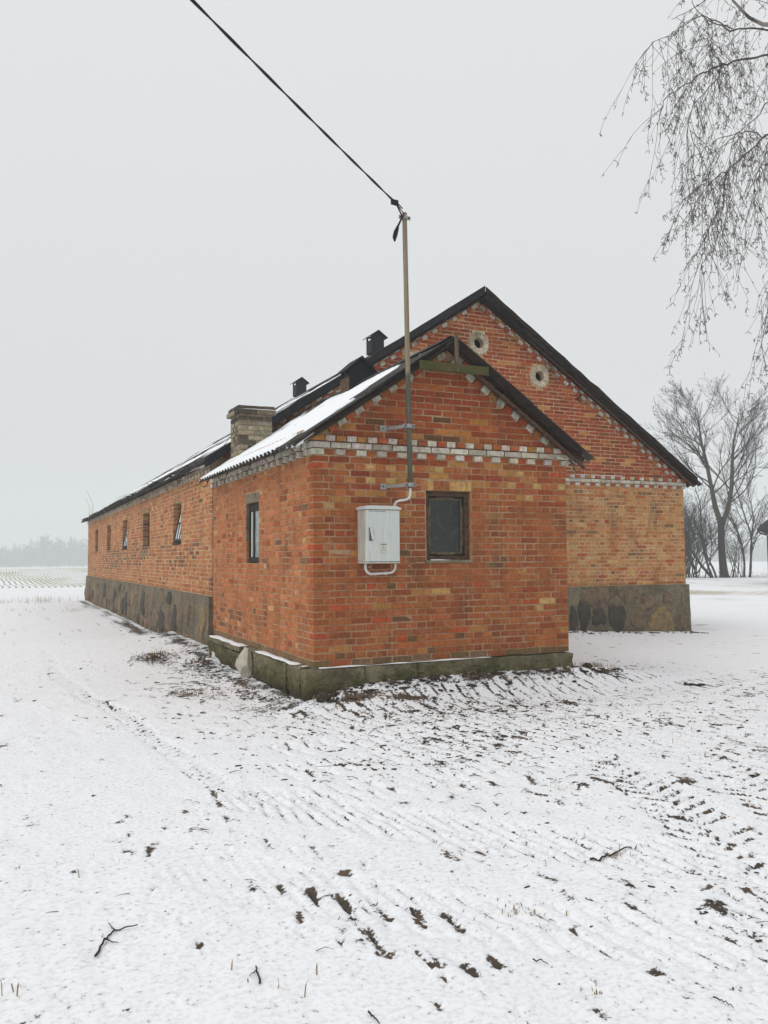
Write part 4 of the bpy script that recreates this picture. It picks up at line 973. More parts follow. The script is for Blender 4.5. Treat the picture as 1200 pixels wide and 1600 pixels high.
bfront = b.build('front_wall', M['mortar_b'], barn)
def oc_holes(a, b_):
    out = []
    for cx_, cz_ in OC_:
        dz = 0 if a < cz_ < b_ else min(abs(a-cz_), abs(b_-cz_))
        if dz < OR_: w = math.sqrt(OR_**2-dz**2)+0.004; out.append((cx_-w, cx_+w))
    return out
for cx_, cz_ in OC_:
    n = 18
    for k in range(n):
        t0, t1 = 2*PI*(k+0.045)/n, 2*PI*(k+0.955)/n; V = []
        pr_ = R.uniform(0.008, 0.016)
        for yy in (BY0-pr_, BY0+0.10):
            for (r_, t_) in ((ORI+0.002, t0), (OR_-R.uniform(0, 0.012), t0), (OR_-R.uniform(0, 0.012), t1), (ORI+0.002, t1)): V.append((cx_+r_*math.cos(t_), yy, cz_+r_*math.sin(t_)))
        o = link('ring_brick', mesh('ring_brick', V, [(0, 1, 2, 3), (7, 6, 5, 4), (0, 4, 5, 1), (1, 5, 6, 2), (2, 6, 7, 3), (3, 7, 4, 0)], M['brick_o']), bfront)
        o.color = (*tone(pick([(4, (206, 198, 178)), (2, (190, 180, 158))]), 0.05), 1)
XF0 = 3.36
for i in range(27):
    st = (i % 2 == 0); z0 = BZ0+i*BPIT
    course('barn_front', 'f', BY0, XF0, BW, z0, z0+BPIT, st, t_barnfront, i=i)
HUb = HU
n = int((BW-XF0)/HU)
for k in range(n+1):
    a = BW-(k+1)*HU+0.03
    for row in (0, 2):
        w = (k % 2 == 0) if row == 0 else (k % 2 == 1); pr_ = (0.034 if w else 0) if row == 0 else 0.05
        brick('barn_front', a+JNT/2, a+HU-JNT/2, BY0-pr_, BY0+0.06, BZC+row*BPIT+JNT/2, BZC+(row+1)*BPIT-JNT/2, t_white() if w else t_chk(), 'white_brick' if w else 'brick')
for k in range(int((BW-XF0)/SU)+1):
    a = BW-(k+1)*SU+0.04
    brick('barn_front', a+JNT/2, a+SU-JNT/2, BY0-0.046, BY0+0.06, BZC+BPIT+JNT/2, BZC+2*BPIT-JNT/2, t_white(), 'white_brick')
ledge_snow('ledge_snow', 4.6, 8.6, BY0-0.05, BY0, BZC+3*BPIT-0.002, bfront, 80)
GB0 = BZC+3*BPIT
for i in range(46):
    a = GB0+i*BPIT; b_ = a+BPIT
    lo_ = BAX-(BAZ-0.24-b_)/TB; hi_ = BAX+(BAZ-0.24-b_)/TB
    if hi_-lo_ < 0.1: break
    u0 = BAX-22*SU+(SU*0.5 if i % 2 else 0)+R.uniform(-0.03, 0.03)
    course('barn_front', 'f', BY0, u0, BAX+22*SU, a, b_, True, t_gable, oc_holes(a, b_), lo=max(lo_, 0.05), hi=hi_, i=i)
rake_rows('barn_front', BY0, BAX, BAZ, TB, (0.315, 0.325), GB0+0.0, pr=(0.03, 0.045), parity=1, xlim=5.15)
# iron wall anchor, S-shaped
pts = []
for i in range(25):
    t = i/24; a = t*2*PI
    pts.append((7.566+0.075*math.sin(a*1.0)*(1)+0.10*(t-0.5)+0.045*math.sin(2*a), BY0-0.022, 4.958+0.155-0.31*t))
b = MB(); b.tube(pts, [0.008+0.008*math.sin(PI*i/24) for i in range(25)], 6); b.build('wall_anchor', M['iron'], barn, True)
# far end and right walls
b = MB(); b.box(BW-0.38, BW-0.006, BY0+0.02, BL, BZ0-0.02, BZC+3*BPIT); b.build('right_wall', M['brick_tex'], barn)
b = MB()
for yy in (BL-0.36, BL-0.004): b.v += [(0.4, yy, BZ0-0.02), (BW-0.39, yy, BZ0-0.02), (BW-0.39, yy, BAZ-0.12-(BW-0.39-BAX)*TB), (BAX, yy, BAZ-0.12), (0.4, yy, BAZ-0.12-(BAX-0.4)*TB)]
b.f += [(0, 1, 2, 3, 4), (9, 8, 7, 6, 5)]+[(i, i+5, (i+1) % 5+5, (i+1) % 5) for i in range(5)]
b.build('end_wall', M['brick_tex'], barn)
b = MB(); b.box(0.5, BW-0.5, BY0+0.45, BL-0.5, -0.1, 0.05); b.build('floor_slab', M['dark_in'], barn)
# plinth with fieldstones
bpl = MB().box(0.02, BW-0.02, BY0+0.05, BL-0.02, -0.3, BZ0-0.024).build('plinth', M['plinth_b'], barn)
def slab_face(name, plane, face, u0, u1, z0, z1, nu, nz, seed, mat, parent, batter=0.05, thick=0.3):
    """rendered plinth face, slightly battered and uneven; ledge on top"""
    V = []; F = []
    for j in range(nz+2):
        for i in range(nu+1):
            u = u0+(u1-u0)*i/nu; zz = z0+(z1-z0)*min(j, nz)/nz
            n_ = 0.026*float(fbm(np.array([u*2.2]), np.array([zz*2.5]), 3, seed)[0]); out_ = batter*(1-(zz-z0)/(z1-z0))+n_
            d = -out_ if j <= nz else thick
            zz += (0.006*float(fbm(np.array([u*3]), np.array([1.0]), 2, seed+3)[0]) if j >= nz else 0)
            V.append((u, face+d, zz) if plane == 'f' else (face+d, u, zz))
    W_ = nu+1
    for j in range(nz+1):
        for i in range(nu): q = (j*W_+i, j*W_+i+1, (j+1)*W_+i+1, (j+1)*W_+i); F.append(q if plane == 'f' else q[::-1])
    # end cap
    for i in (0, nu):
        ring_ = [j*W_+i for j in range(nz+2)]; u = u0 if i == 0 else u1
        V.append((u, face+thick, z0) if plane == 'f' else (face+thick, u, z0)); F.append(tuple(ring_+[len(V)-1]))
    b = MB(); b.add(V, F); return b.build(name, mat, parent, False)
slab_face('plinth_render', 'l', BX0-0.045, AL-0.02, BL+0.03, -0.3, BZ0-0.012, 220, 12, 77, M['plinth_b'], bpl)
slab_face('plinth_render', 'f', BY0-0.045, 3.4, BW+0.035, -0.3, BZ0-0.012, 80, 12, 83, M['plinth_b'], bpl, 0.05)
def stone(plane, face, u, z, ru, rz, mat, seed, batter=True):
    rr = random.Random(seed); n = 15; V = []; F = []
    out_ = 0.05*(1-(z+0.3)/(BZ0+0.29))
    prof = [(1.03, -0.04), (0.97, 0.010), (0.86, 0.022), (0.62, 0.030), (0.3, 0.033)]
    ang = [2*PI*k/n+rr.uniform(-0.12, 0.12) for k in range(n)]; rad_ = [1+rr.uniform(-0.16, 0.12)+0.16*math.sin(k*1.26+seed) for k in range(n)]
    for s, d in prof:
        for k in range(n):
            du = ru*s*rad_[k]*math.cos(ang[k]); dz = rz*s*rad_[k]*math.sin(ang[k]); dd = d+rr.uniform(-0.005, 0.005)
            dd += 0.05*(-(dz)/(BZ0+0.29)) if batter else 0
            V.append((u+du, face-out_-dd, z+dz) if plane == 'f' else (face-out_-dd, u+du, z+dz))
    for j in range(len(prof)-1):
        for k in range(n): k2 = (k+1) % n; q = (j*n+k, j*n+k2, (j+1)*n+k2, (j+1)*n+k); F.append(q if plane == 'f' else q[::-1])
    q = tuple((len(prof)-1)*n+k for k in range(n)); F.append(q if plane == 'f' else q[::-1])
    return link('stone', mesh('stone', V, F, M[mat], True), bpl)
ST = [(7.84, 0.806, 0.37, 0.2), (8.659, 0.819, 0.2, 0.16), (9.204, 0.68, 0.2, 0.17), (9.769, 0.737, 0.16, 0.11), (10.156, 0.416, 0.08, 0.39), (9.54, 0.275, 0.32, 0.27), (8.94, 0.351, 0.22, 0.26), (8.377, 0.371, 0.21, 0.29), (7.508, 0.472, 0.14, 0.28), (7.252, 0.379, 0.1, 0.24), (7.894, 0.406, 0.17, 0.18)]
SM = ['stone', 'stone', 'stone', 'stone', 'stone', 'stone_y', 'stone', 'stone_d', 'stone_d', 'stone_d', 'stone_d']
for k, (u, zz, a, c) in enumerate(ST): stone('f', BY0-0.045, u, zz, a*1.12, c*1.12, SM[k], 200+k)
u = 5.0; k = 0
while u < BL-0.1:
    w = R.uniform(0.22, 0.48); zz = R.uniform(0.3, 0.7)
    if R.random() < 0.85: stone('l', BX0-0.045, u+w, zz, w*R.uniform(0.75, 0.95), R.uniform(0.24, 0.38) if 0.38 < zz < 0.60 else R.uniform(0.2, 0.28), pick([(4, 'stone'), (2.5, 'stone_d'), (2, 'stone_y'), (1.2, 'stone_r')]), 300+k)
    if zz > 0.5 and R.random() < 0.7: stone('l', BX0-0.045, u+w, 0.17, w*0.8, 0.14, pick([(4, 'stone'), (2, 'stone_d'), (2, 'stone_r')]), 500+k)
    elif zz < 0.45 and R.random() < 0.7: stone('l', BX0-0.045, u+w*1.1, 0.84, w*0.7, 0.13, pick([(4, 'stone'), (2, 'stone_d'), (2, 'stone_y')]), 600+k)
    u += w*1.65+0.03; k += 1
# windows in the side wall
for k, (a, b_) in enumerate(BWIN):
    wb = MB(); bar_frame(wb, 'l', BX0+0.14, 0.10, a+0.004, b_-0.004, BWZ[0]+0.004, BWZ[1]-0.004, 0.05, 0.06, 0.07)
    w = wb.build('window', M['frame_dark'], barn)
    MB().box(BX0+0.003, BX0+0.10, a-0.06, b_+0.06, BWZ[1]+0.003, BWZ[1]+0.105, 0.004, 0.003).build('lintel', M['plaster'] if k != 2 else M['mortar_b'], w)
    MB().box(BX0-0.02, BX0+0.13, a+0.002, b_-0.002, BWZ[0]-0.03, BWZ[0]+0.004, 0.004, 0.003).build('sill', M['frame_dark'] if k in (0, 2) else M['plaster'], w)
    if k in (0, 2):       # sash tilted inwards at the top
        tilt = 0.20; hgt = (BWZ[1]-BWZ[0])*0.86
        Mx = Matrix.Translation((BX0+0.025, (a+b_)/2, BWZ[0]+0.03)) @ Matrix.Rotation(tilt, 4, 'Y')
        wd = (b_-a)/2-0.05
        sb = MB()
        def lb(x0, x1, y0, y1, z0, z1):
            M_ = Mx @ Matrix.Translation(((x0+x1)/2, (y0+y1)/2, (z0+z1)/2)); sb.box(x0, x1, y0, y1, z0, z1, 0.003, 0, M_)
        for (y0, y1, z0, z1) in ((-wd, -wd+0.045, 0, hgt), (wd-0.045, wd, 0, hgt), (-wd+0.046, wd-0.046, 0, 0.05), (-wd+0.046, wd-0.046, hgt-0.045, hgt), (-wd+0.046, wd-0.046, hgt*0.52, hgt*0.52+0.03)): lb(-0.02, 0.02, y0, y1, z0, z1)
        for q in (-1/3, 1/3): lb(-0.016, 0.016, wd*q-0.012, wd*q+0.012, 0.051, hgt*0.52-0.001)
        sb.build('sash', M['frame_dark'], w)
        for (z0, z1) in ((0.05, hgt*0.52), (hgt*0.52+0.03, hgt-0.045)):
            pb = MB(); pb.box(-0.003, 0.003, -wd+0.04, wd-0.04, z0, z1, 0, 0, Mx @ Matrix.Translation((0, 0, (z0+z1)/2))); pb.build('pane', M['glass_white'], w)
    elif k == 1:
        MB().box(BX0+0.125, BX0+0.165, (a+b_)/2-0.05, (a+b_)/2+0.0, BWZ[0]+0.07, BWZ[1]-0.06, 0.003).build('mullion', M['wood_grey'], w)
        MB().box(BX0+0.17, BX0+0.175, a+0.05, (a+b_)/2-0.05, BWZ[0]+0.07, BWZ[1]-0.06).build('pane', M['plaster'], w)
        rough_block('patch', BX0-0.02, BX0+0.05, b_-0.35, b_+0.05, 1.72, 1.87, M['plaster'], w, 2, 5, 3, 0.012, 91)
    else:
        MB().box(BX0+0.17, BX0+0.175, a+0.05, b_-0.05, BWZ[0]+0.07, BWZ[1]-0.06).build('pane', M['glass'], w)

# roof of the barn
BEX = 5.40; RY0, RY1 = 4.60, 27.0; BAZr, TBr = 6.71, 0.648
broof = deck('roof', BAX, BAZr, TBr, BEX-0.10, RY0+0.02, RY1-0.05, 0.075, 0.10, M['wood_dark'], barn)
bl_ = BEX/math.cos(math.atan(TBr)); rl = bl_/5+0.08
sh_b = sheet_mesh('barn_sheet', rl, 0.985, 6, M['sheet_d'], ns=2); sh_e = sheet_mesh('barn_eave_sheet', rl, 0.985, 6, M['sheet_d'], ns=6)
for side in (-1, 1):
    for c in range(23):
        for r in range(5):
            rag = R.uniform(-0.05, 0.02) if r == 4 else 0
            put_sheet(sh_e if r == 4 else sh_b, broof, BAX, BAZr, TBr, side, r*bl_/5-(0.04 if r else 0)+rag, RY0+c*0.974, -0.030+(0.012 if r % 2 == 0 else 0.0)+R.uniform(-0.003, 0.006), R.uniform(-0.012, 0.012))
snow_cover('snow_cover', BAX, BAZr, TBr, -1, BEX, RY0+0.05, RY1-0.05, 600, 80, -0.006, broof, 23, 0.024, 0.005, 2.0)
snow_cover('snow_cover', BAX, BAZr, TBr, 1, BEX, RY0+0.6, RY1-0.05, 200, 30, 0.010, broof, 33, 0.014, 0.004, 0.4)
barge('bargeboard', BAX, BAZ, TB, -1, 0.012, BEX-0.03, -0.01, 0.14, RY0-0.03, RY0+0.0, M['felt'], broof, 0.007, 20)
barge('bargeboard', BAX, BAZ, TB, 1, 0.012, BEX-0.12, 0.0, 0.11, RY0-0.03, RY0+0.0, M['wood_dark'], broof, 0.012, 26)
barge('batten', BAX, BAZ, TB, 1, 0.1, BEX-0.12, 0.165, 0.205, RY0+0.08, RY0+0.12, M['wood_brown'], broof)
b = MB()
for side in (-1, 1): b.add([(BAX, RY0, BAZr+0.03), (BAX, RY1, BAZr+0.03), (BAX+side*0.18, RY1, BAZr+0.03-0.18*TB), (BAX+side*0.18, RY0, BAZr+0.03-0.18*TB)], [(0, 1, 2, 3)])
b.build('ridge_cap', M['sheet_d'], broof)
for yy in (9.75, 15.5): ventilator(BAX-0.17, BAX+0.17, yy-0.16, yy+0.16, BAZ-0.15, BAZ+0.28, BAZ+0.40, barn, 0.07, False)
ring('gutter_bracket', BW+0.30, RY0+0.1, 3.12, 0.06, broof, a0=2.6, a1=5.8)
for yy in (7.0, 10.5, 14.0): ring('gutter_bracket', -0.22, yy, 3.08, 0.062, broof)
# a flap of torn roofing standing up on the right slope
Mx = Matrix.Translation((BAX+4.42, 5.35, BAZ-4.42*TB+0.09)) @ Matrix.Rotation(0.62, 4, 'Y') @ Matrix.Rotation(0.35, 4, 'Z')
b = MB(); b.box(-0.022, 0.022, -0.05, 0.05, -0.10, 0.12, 0.006, 0.012, Mx); b.build('torn_flap', M['felt'], broof)
# ragged litter along the side eave
lv = []; lf = []
for k in range(420):
    yy = RY0+0.3+(RY1-RY0-0.5)*(k/420)**0.9+R.uniform(-0.1, 0.1); far = min(1, max(0.15, (yy-6)/10))
    if R.random() > far: continue
    s_ = BEX-R.uniform(-0.03, 0.22); px = BAX-s_; pz = BAZr-s_*TBr+R.uniform(-0.02, 0.035)
    L = R.uniform(0.03, 0.16); a = R.uniform(0, 6.28); t = R.uniform(-0.4, 0.4); w = R.uniform(0.006, 0.03)
    d = Vector((math.cos(a)*math.cos(t), math.sin(a)*math.cos(t), math.sin(t)))*L; n_ = Vector((-math.sin(a), math.cos(a), 0.3))*w; o = Vector((px, yy, pz)); n0 = len(lv)
    lv += [o-d-n_, o+d-n_*0.6, o+d*0.8+n_, o-d*0.7+n_, o+Vector((0, 0, w*1.2))]; lf += [(n0, n0+1, n0+4), (n0+1, n0+2, n0+4), (n0+2, n0+3, n0+4), (n0+3, n0, n0+4), (n0+3, n0+2, n0+1, n0)]
b = MB(); b.add(lv, lf); b.build('eave_litter', M['felt'], broof, kind='stuff')
b = MB()
for (yy, hgt, lean) in [(25.2, 0.75, 0.22), (24.2, 0.95, 0.35), (16.2, 0.3, -0.5)]:
    xx = -0.1; zz = BAZr-(BAX-xx)*TBr-0.02
    b.tube([(xx, yy, zz), (xx+lean*0.4*0.3, yy+0.05, zz+hgt*0.5), (xx-lean*0.5, yy+0.1, zz+hgt)], [0.008, 0.006, 0.004], 4)
b.build('roof_weed', M['dry'], broof)

# ================================================================== ELECTRICAL CABINET
cabinet = thing('electrical_cabinet', 'pale grey plastic meter cabinet hung on the brick gable beside the window', 'cabinet', (0.75, -0.12, 1.575))
c0, c1, cy, cz0, cz1 = 0.537, 0.960, -0.25, 1.592, 2.185
b = MB(); b.box(c0, c1, cy+0.012, -0.003, cz0, cz1, 0.006)
for k in range(7):      # ribs on the left side
    yy = cy+0.045+k*0.028; b.box(c0-0.004, c0-0.0002, yy, yy+0.014, cz0+0.02, cz1-0.02, 0.0015)
body = b.build('body', M['cab_side'], cabinet)
b = MB(); V = []; ov = 0.014
x0, x1, y0, y1 = c0-ov, c1+ov, cy-ov, -0.003
b.add([(x0, y0, cz1+0.001), (x1, y0, cz1+0.001), (x1, y1, cz1+0.001), (x0, y1, cz1+0.001), (x0, y0, cz1+0.018), (x1, y0, cz1+0.018), (x1, y1, cz1+0.03), (x0, y1, cz1+0.03),
       (x0+0.05, y0+0.035, cz1+0.045), (x1-0.05, y0+0.035, cz1+0.045), (x1-0.05, y1, cz1+0.05), (x0+0.05, y1, cz1+0.05)],
      [(3, 2, 1, 0), (0, 1, 5, 4), (1, 2, 6, 5), (3, 0, 4, 7), (2, 3, 7, 11, 10, 6), (4, 5, 9, 8), (5, 6, 10, 9), (7, 4, 8, 11), (8, 9, 10, 11)])
b.build('lid', M['cab'], cabinet)
MB().box(c0-0.004, c1+0.004, cy+0.001, -0.003, cz0-0.018, cz0-0.001, 0.004).build('base_rail', M['cab_side'], cabinet)
b = MB(); b.box(c0+0.004, c1-0.004, cy, cy+0.010, cz0+0.006, cz1-0.010, 0.003)
for k in range(6):
    xx = c0+0.095+k*0.052; b.box(xx, xx+0.028, cy-0.0025, cy-0.0001, cz0+0.03, cz1-0.035, 0.001)
b.box(c0+0.006, c0+0.030, cy-0.004, cy-0.0001, cz0+0.008, cz1-0.012, 0.0015)
door = b.build('door', M['cab'], cabinet)
b = MB(); b.box(c0+0.036, c0+0.078, cy-0.006, cy+0.002, cz0+0.235, cz0+0.385, 0.004); b.build('handle_plate', M['grey_ink'], door)
b = MB(); b.box(c0+0.050, c0+0.064, cy-0.0075, cy-0.0062, cz0+0.242, cz0+0.330, 0.0005); b.build('handle_recess', M['bolt'], door)
Mx = Matrix.Translation((c0+0.066, cy-0.02, cz0+0.318)) @ Matrix.Rotation(-0.16, 4, 'Y')
b = MB(); b.box(-0.013, 0.013, -0.009, 0.009, -0.068, 0.066, 0.005, 0, Mx); b.build('handle', M['pvc'], door)
b = MB(); b.box(c0+0.178, c0+0.248, cy-0.0045, cy-0.003, cz0+0.135, cz0+0.165+0.025, 0.0003); b.build('warning_sign', M['sticker'], door)
b = MB(); b.box(c0+0.180, c0+0.246, cy-0.0045, cy-0.003, cz0+0.092, cz0+0.132, 0.0003); b.build('faded_sign', M['sticker_y'], door)
b = MB(); tx, tz = c0+0.213, cz0+0.142
P3 = [(tx-0.024, tz), (tx+0.024, tz), (tx, tz+0.042)]
for i in range(3): (xa, za), (xb, zb) = P3[i], P3[(i+1) % 3]; b.tube([(xa, cy-0.005, za), (xb, cy-0.005, zb)], 0.0016, 4)
b.tube([(tx+0.003, cy-0.005, tz+0.030), (tx-0.003, cy-0.005, tz+0.018), (tx+0.004, cy-0.005, tz+0.017), (tx-0.001, cy-0.005, tz+0.006)], 0.0015, 4)
b.build('lightning_triangle', M['grey_ink'], door)
b = MB(); b.box(c0+0.176, c0+0.252, cy-0.006, cy-0.003, cz0+0.195, cz0+0.200, 0.001); b.tube([(c0+0.214, cy-0.002, cz0+0.201), (c0+0.214, cy-0.008, cz0+0.201)], 0.004, 8); b.build('keyhole_cover', M['bolt'], door)
b = MB(); b.box(c0+0.04, c0+0.09, cy-0.001, cy+0.001, cz1-0.026, cz1-0.020); b.box(c0+0.10, c0+0.24, cy-0.001, cy+0.001, cz1-0.027, cz1-0.021); b.build('vent_slot', M['grey_ink'], door)
b = MB(); pts = []; xa, xb, zz = c0+0.03, c1-0.02, cz0-0.018; r_ = 0.075
pts.append((xa, -0.16, zz))
for k in range(7): t = PI+PI/2*k/6; pts.append((xa+r_+r_*math.cos(t), -0.16, zz-0.045+r_*math.sin(t)))
for k in range(7): t = 1.5*PI+PI/2*k/6; pts.append((xb-r_+r_*math.cos(t), -0.16, zz-0.035+r_*math.sin(t)))
pts.append((xb, -0.16, zz)); b.tube(pts, 0.0145, 10); b.tube([(c0+0.145, -0.16, zz-0.12), (c0+0.15, -0.16, zz-0.1195)], 0.0165, 10)
b.tube([(c0+0.26, -0.16, zz-0.1155), (c0+0.30, -0.16, zz-0.114)], 0.0175, 10)
b.build('loop_conduit', M['pvc'], cabinet, True)
b = MB(); b.tube([(1.088, -0.268, 2.47), (1.088, -0.268, 2.40), (1.085, -0.265, 2.35), (1.07, -0.255, 2.315), (1.035, -0.23, 2.30), (0.985, -0.20, 2.295), (0.95, -0.18, 2.28), (0.935, -0.17, 2.25), (0.930, -0.165, cz1+0.03)], 0.0145, 10)
b.build('supply_conduit', M['pvc'], cabinet, True)

# ================================================================== SERVICE MAST
mast = thing('service_mast', 'slim weathered steel pole clamped to the brick gable, rising above the annex roof', 'mast', (1.088, -0.268, 2.44))
m, nt, p = newmat('mast_paint'); co = pos(nt); sx = nd(nt, 'ShaderNodeSeparateXYZ'); nt.links.new(co, sx.inputs[0])
n1 = noise(nt, pos(nt, (30, 30, 4)), 1.0, 5, 0.65); n2 = noise(nt, pos(nt, (25, 25, 1.2)), 1.0, 5, 0.6)
zz = math_(nt, 'ADD', sx.outputs['Z'], math_(nt, 'MULTIPLY', n1, 0.25))
c = mix(nt, mrange(nt, zz, 3.86, 3.90), S(74, 80, 66), S(132, 122, 98))
c = mix(nt, mrange(nt, n2, 0.50, 0.60, 0, 0.9), c, S(124, 66, 48))
c = mix(nt, mrange(nt, n1, 0.58, 0.70, 0, 0.8), c, S(112, 116, 98))
nt.links.new(c, p.inputs['Base Color']); p.inputs['Roughness'].default_value = 0.7; bump(nt, p, n1, 0.3, 0.004); M['mast'] = m
PB, PT = Vector((1.088, -0.268, 2.44)), Vector((1.046, -0.268, 5.665))
b = MB(); b.tube([PB+(PT-PB)*k/10 for k in range(11)], 0.0285, 16); b.build('pole', M['mast'], mast, True)
def clamp(z, wall=True):
    c_ = PB+(PT-PB)*((z-PB.z)/(PT.z-PB.z)); b = MB()
    for k in range(16):
        t0, t1 = 2*PI*k/16, 2*PI*(k+1)/16; V = []
        for zz_ in (-0.022, 0.022):
            for r_, t_ in ((0.0292, t0), (0.034, t0), (0.034, t1), (0.0292, t1)): V.append((c_.x+r_*math.cos(t_), c_.y+r_*math.sin(t_), z+zz_))
        b.add(V, [(3, 2, 1, 0), (4, 5, 6, 7), (1, 2, 6, 5), (0, 4, 7, 3)])
    b.box(c_.x-0.075, c_.x-0.030, c_.y-0.006, c_.y+0.006, z-0.022, z+0.022, 0.002); b.box(c_.x+0.030, c_.x+0.075, c_.y-0.006, c_.y+0.006, z-0.022, z+0.022, 0.002)
    if wall:
        A = Vector((c_.x-0.07, c_.y+0.012, z)); B_ = Vector((0.905, -0.006, z-0.012)); d = (B_-A); L = d.length
        ang = math.atan2(d.y, d.x); Mx = Matrix.Translation((A+B_)/2) @ Matrix.Rotation(ang, 4, 'Z'); b.box(-L/2, L/2, -0.004, 0.004, -0.02, 0.02, 0.002, 0, Mx)
        b.box(0.83, 0.906, -0.011, -0.003, z-0.04, z+0.03, 0.002)
        b.box(c_.x-0.035, c_.x+0.032, c_.y+0.03, c_.y+0.036, z-0.05, z-0.024, 0.002)
    o = b.build('wall_bracket' if wall else 'top_clamp', M['steel'], mast)
    b = MB()
    for xx in ([0.862] if wall else []): b.tube([(xx, -0.010, z-0.005), (xx, -0.022, z-0.005)], 0.010, 6)
    for xx in (c_.x-0.052, c_.x+0.054): b.tube([(xx, c_.y+0.014, z), (xx, c_.y-0.018, z)], 0.009, 6)
    b.build('bolt', M['bolt'], o)
clamp(3.155); clamp(2.475); clamp(5.61, False)

# ================================================================== OVERHEAD CABLE
cable = thing('overhead_cable', 'black twisted service cable running from the sky down to the pole top', 'cable', (1.0, -0.268, 5.6))
E0 = Vector((0.985, -0.30, 5.70)); D1 = Vector((-1.987, -2.953, 5.735))
def cab_pt(t):
    q = E0.lerp(D1+(D1-E0)*1.6, t); q.z -= 0.06*4*t*(1-t); return q
for nm, ph in (('strand', 0.0), ('strand', PI)):
    pts = []
    for i in range(121):
        t = i/120; q = cab_pt(t); tw = ph+t*60
        off = 0.007 if t > 0.02 else 0.007+0.02*(1-t/0.02)
        pts.append(q+Vector((math.cos(tw)*off*0.6, -math.sin(tw)*off*0.3, math.sin(tw)*off)))
    b = MB(); b.tube(pts, 0.0075, 6); b.build(nm, M['black'], cable, True)
Ec = cab_pt(0.018)
b = MB(); b.box(Ec.x-0.045, Ec.x+0.045, Ec.y-0.02, Ec.y+0.02, Ec.z-0.035, Ec.z+0.03, 0.012, 0.006); b.tube([Ec+Vector((0.03, 0, -0.02)), Vector((1.03, -0.29, 5.64))], 0.006, 6); b.build('anchor_clamp', M['black'], cable)
b = MB(); pts = [Ec+Vector((0.02, -0.01, -0.03)), Vector((0.995, -0.31, 5.60)), Vector((0.945, -0.32, 5.50)), Vector((0.885, -0.33, 5.40)), Vector((0.868, -0.33, 5.33)), Vector((0.876, -0.335, 5.28)), Vector((0.900, -0.335, 5.35)), Vector((0.925, -0.33, 5.45)), Vector((0.985, -0.31, 5.57)), Vector((1.02, -0.295, 5.62))]
b.tube(pts, 0.010, 6); b.tube([q+Vector((0.012, 0.004, 0.004)) for q in pts[2:8]], 0.009, 6); b.build('slack_loop', M['black'], cable, True)

# ================================================================== BUILD THE BRICKS
PARTS = {'front_wall': (front, 'A'), 'side_wall': (annex_side, 'A'), 'gable_wall': (gable, 'A'), 'chimney': (chim, 'C'), 'barn_side': (bleft, 'B'), 'barn_front': (bfront, 'B')}
def seen_size(bk):
    """width and height the brick would show in a 1200 px wide picture"""
    us, vs_ = [], []
    c, h = bk['c'], bk['h']
    for sx_ in (-1, 1):
        for sy_ in (-1, 1):
            for sz_ in (-1, 1):
                q = Vector((c[0]+sx_*h[0], c[1]+sy_*h[1], c[2]+sz_*h[2]))-CAM; d = q.dot(_fw)
                if d < 0.2: return 0
                us.append(FPX*q.dot(_r2)/d); vs_.append(FPX*q.dot(_u2)/d)
    if max(us) < -600 or min(us) > 600 or max(vs_) < -800 or min(vs_) > 800: return 0
    # bricks of the barn front behind the annex are not seen
    if bk['part'] == 'barn_front' and c[2] < 3.25 and c[0] < 7.0: return 0
    if bk['part'] == 'barn_front' and c[0] < 7.2 and c[2] < 4.6: return 0
    return (max(us)-min(us))*(max(vs_)-min(vs_))
single = set(); LIM = {'A': 300, 'B': 300, 'C': 300}
byk = {}
for i, bk in enumerate(BRICKS): byk.setdefault((PARTS[bk['part']][1], bk['name']), []).append(i)
for (grp, nm), ids in byk.items():
    ids = sorted(ids, key=lambda i: -seen_size(BRICKS[i]))[:LIM[grp]]
    single.update(i for i in ids if seen_size(BRICKS[i]) > 20)
MCACHE = {}
def brick_mesh(h, var):
    key = (round(h[0], 3), round(h[1], 2), round(h[2], 3), var)
    if key not in MCACHE:
        hh = (key[0], h[1], key[2]); v = chamfer(hh, 0.0045)+NR.uniform(-0.0013, 0.0013, (24, 3))
        if var == 2: v[NR.randint(0, 8)*3:][:3] *= np.array([0.93, 1, 0.88])
        MCACHE[key] = mesh('brick', v, CH_F, M['brick_o'])
    return MCACHE[key]
joined = {}
for i, bk in enumerate(BRICKS):
    par = PARTS[bk['part']][0]
    if i in single:
        hy = bk['h']
        o = link(bk['name'], brick_mesh((hy[0], hy[1], hy[2]), i % 3), par)
        o.location = bk['c']; o.rotation_euler = (0, bk['rot']+R.gauss(0, 0.004), 0); o.color = (*bk['tint'], 1)
        k = brick_mesh(hy, i % 3); s_ = (1, hy[1]/max(1e-6, round(hy[1], 4)), 1)
    else: joined.setdefault(bk['part'], []).append(bk)
for part, lst in joined.items():
    V = []; F = []; T = []
    for k, bk in enumerate(lst):
        v = chamfer(bk['h'], min(0.0045, min(bk['h'])*0.4))+NR.uniform(-0.0014, 0.0014, (24, 3))
        if bk['rot']:
            cs, sn = math.cos(bk['rot']), math.sin(bk['rot']); v = np.stack([v[:, 0]*cs+v[:, 2]*sn, v[:, 1], -v[:, 0]*sn+v[:, 2]*cs], -1)
        V.append(v+np.array(bk['c'])); F.extend([tuple(j+24*k for j in f) for f in CH_F]); T.append(np.repeat(np.array([[*bk['tint'], 1.0]]), 24, 0))
    me = mesh('brickwork', np.concatenate(V), F, M['brick'])
    at_ = me.attributes.new('tint', 'FLOAT_COLOR', 'POINT'); at_.data.foreach_set('color', np.concatenate(T).astype(np.float32).ravel())
    link('brickwork', me, PARTS[part][0], kind='stuff')

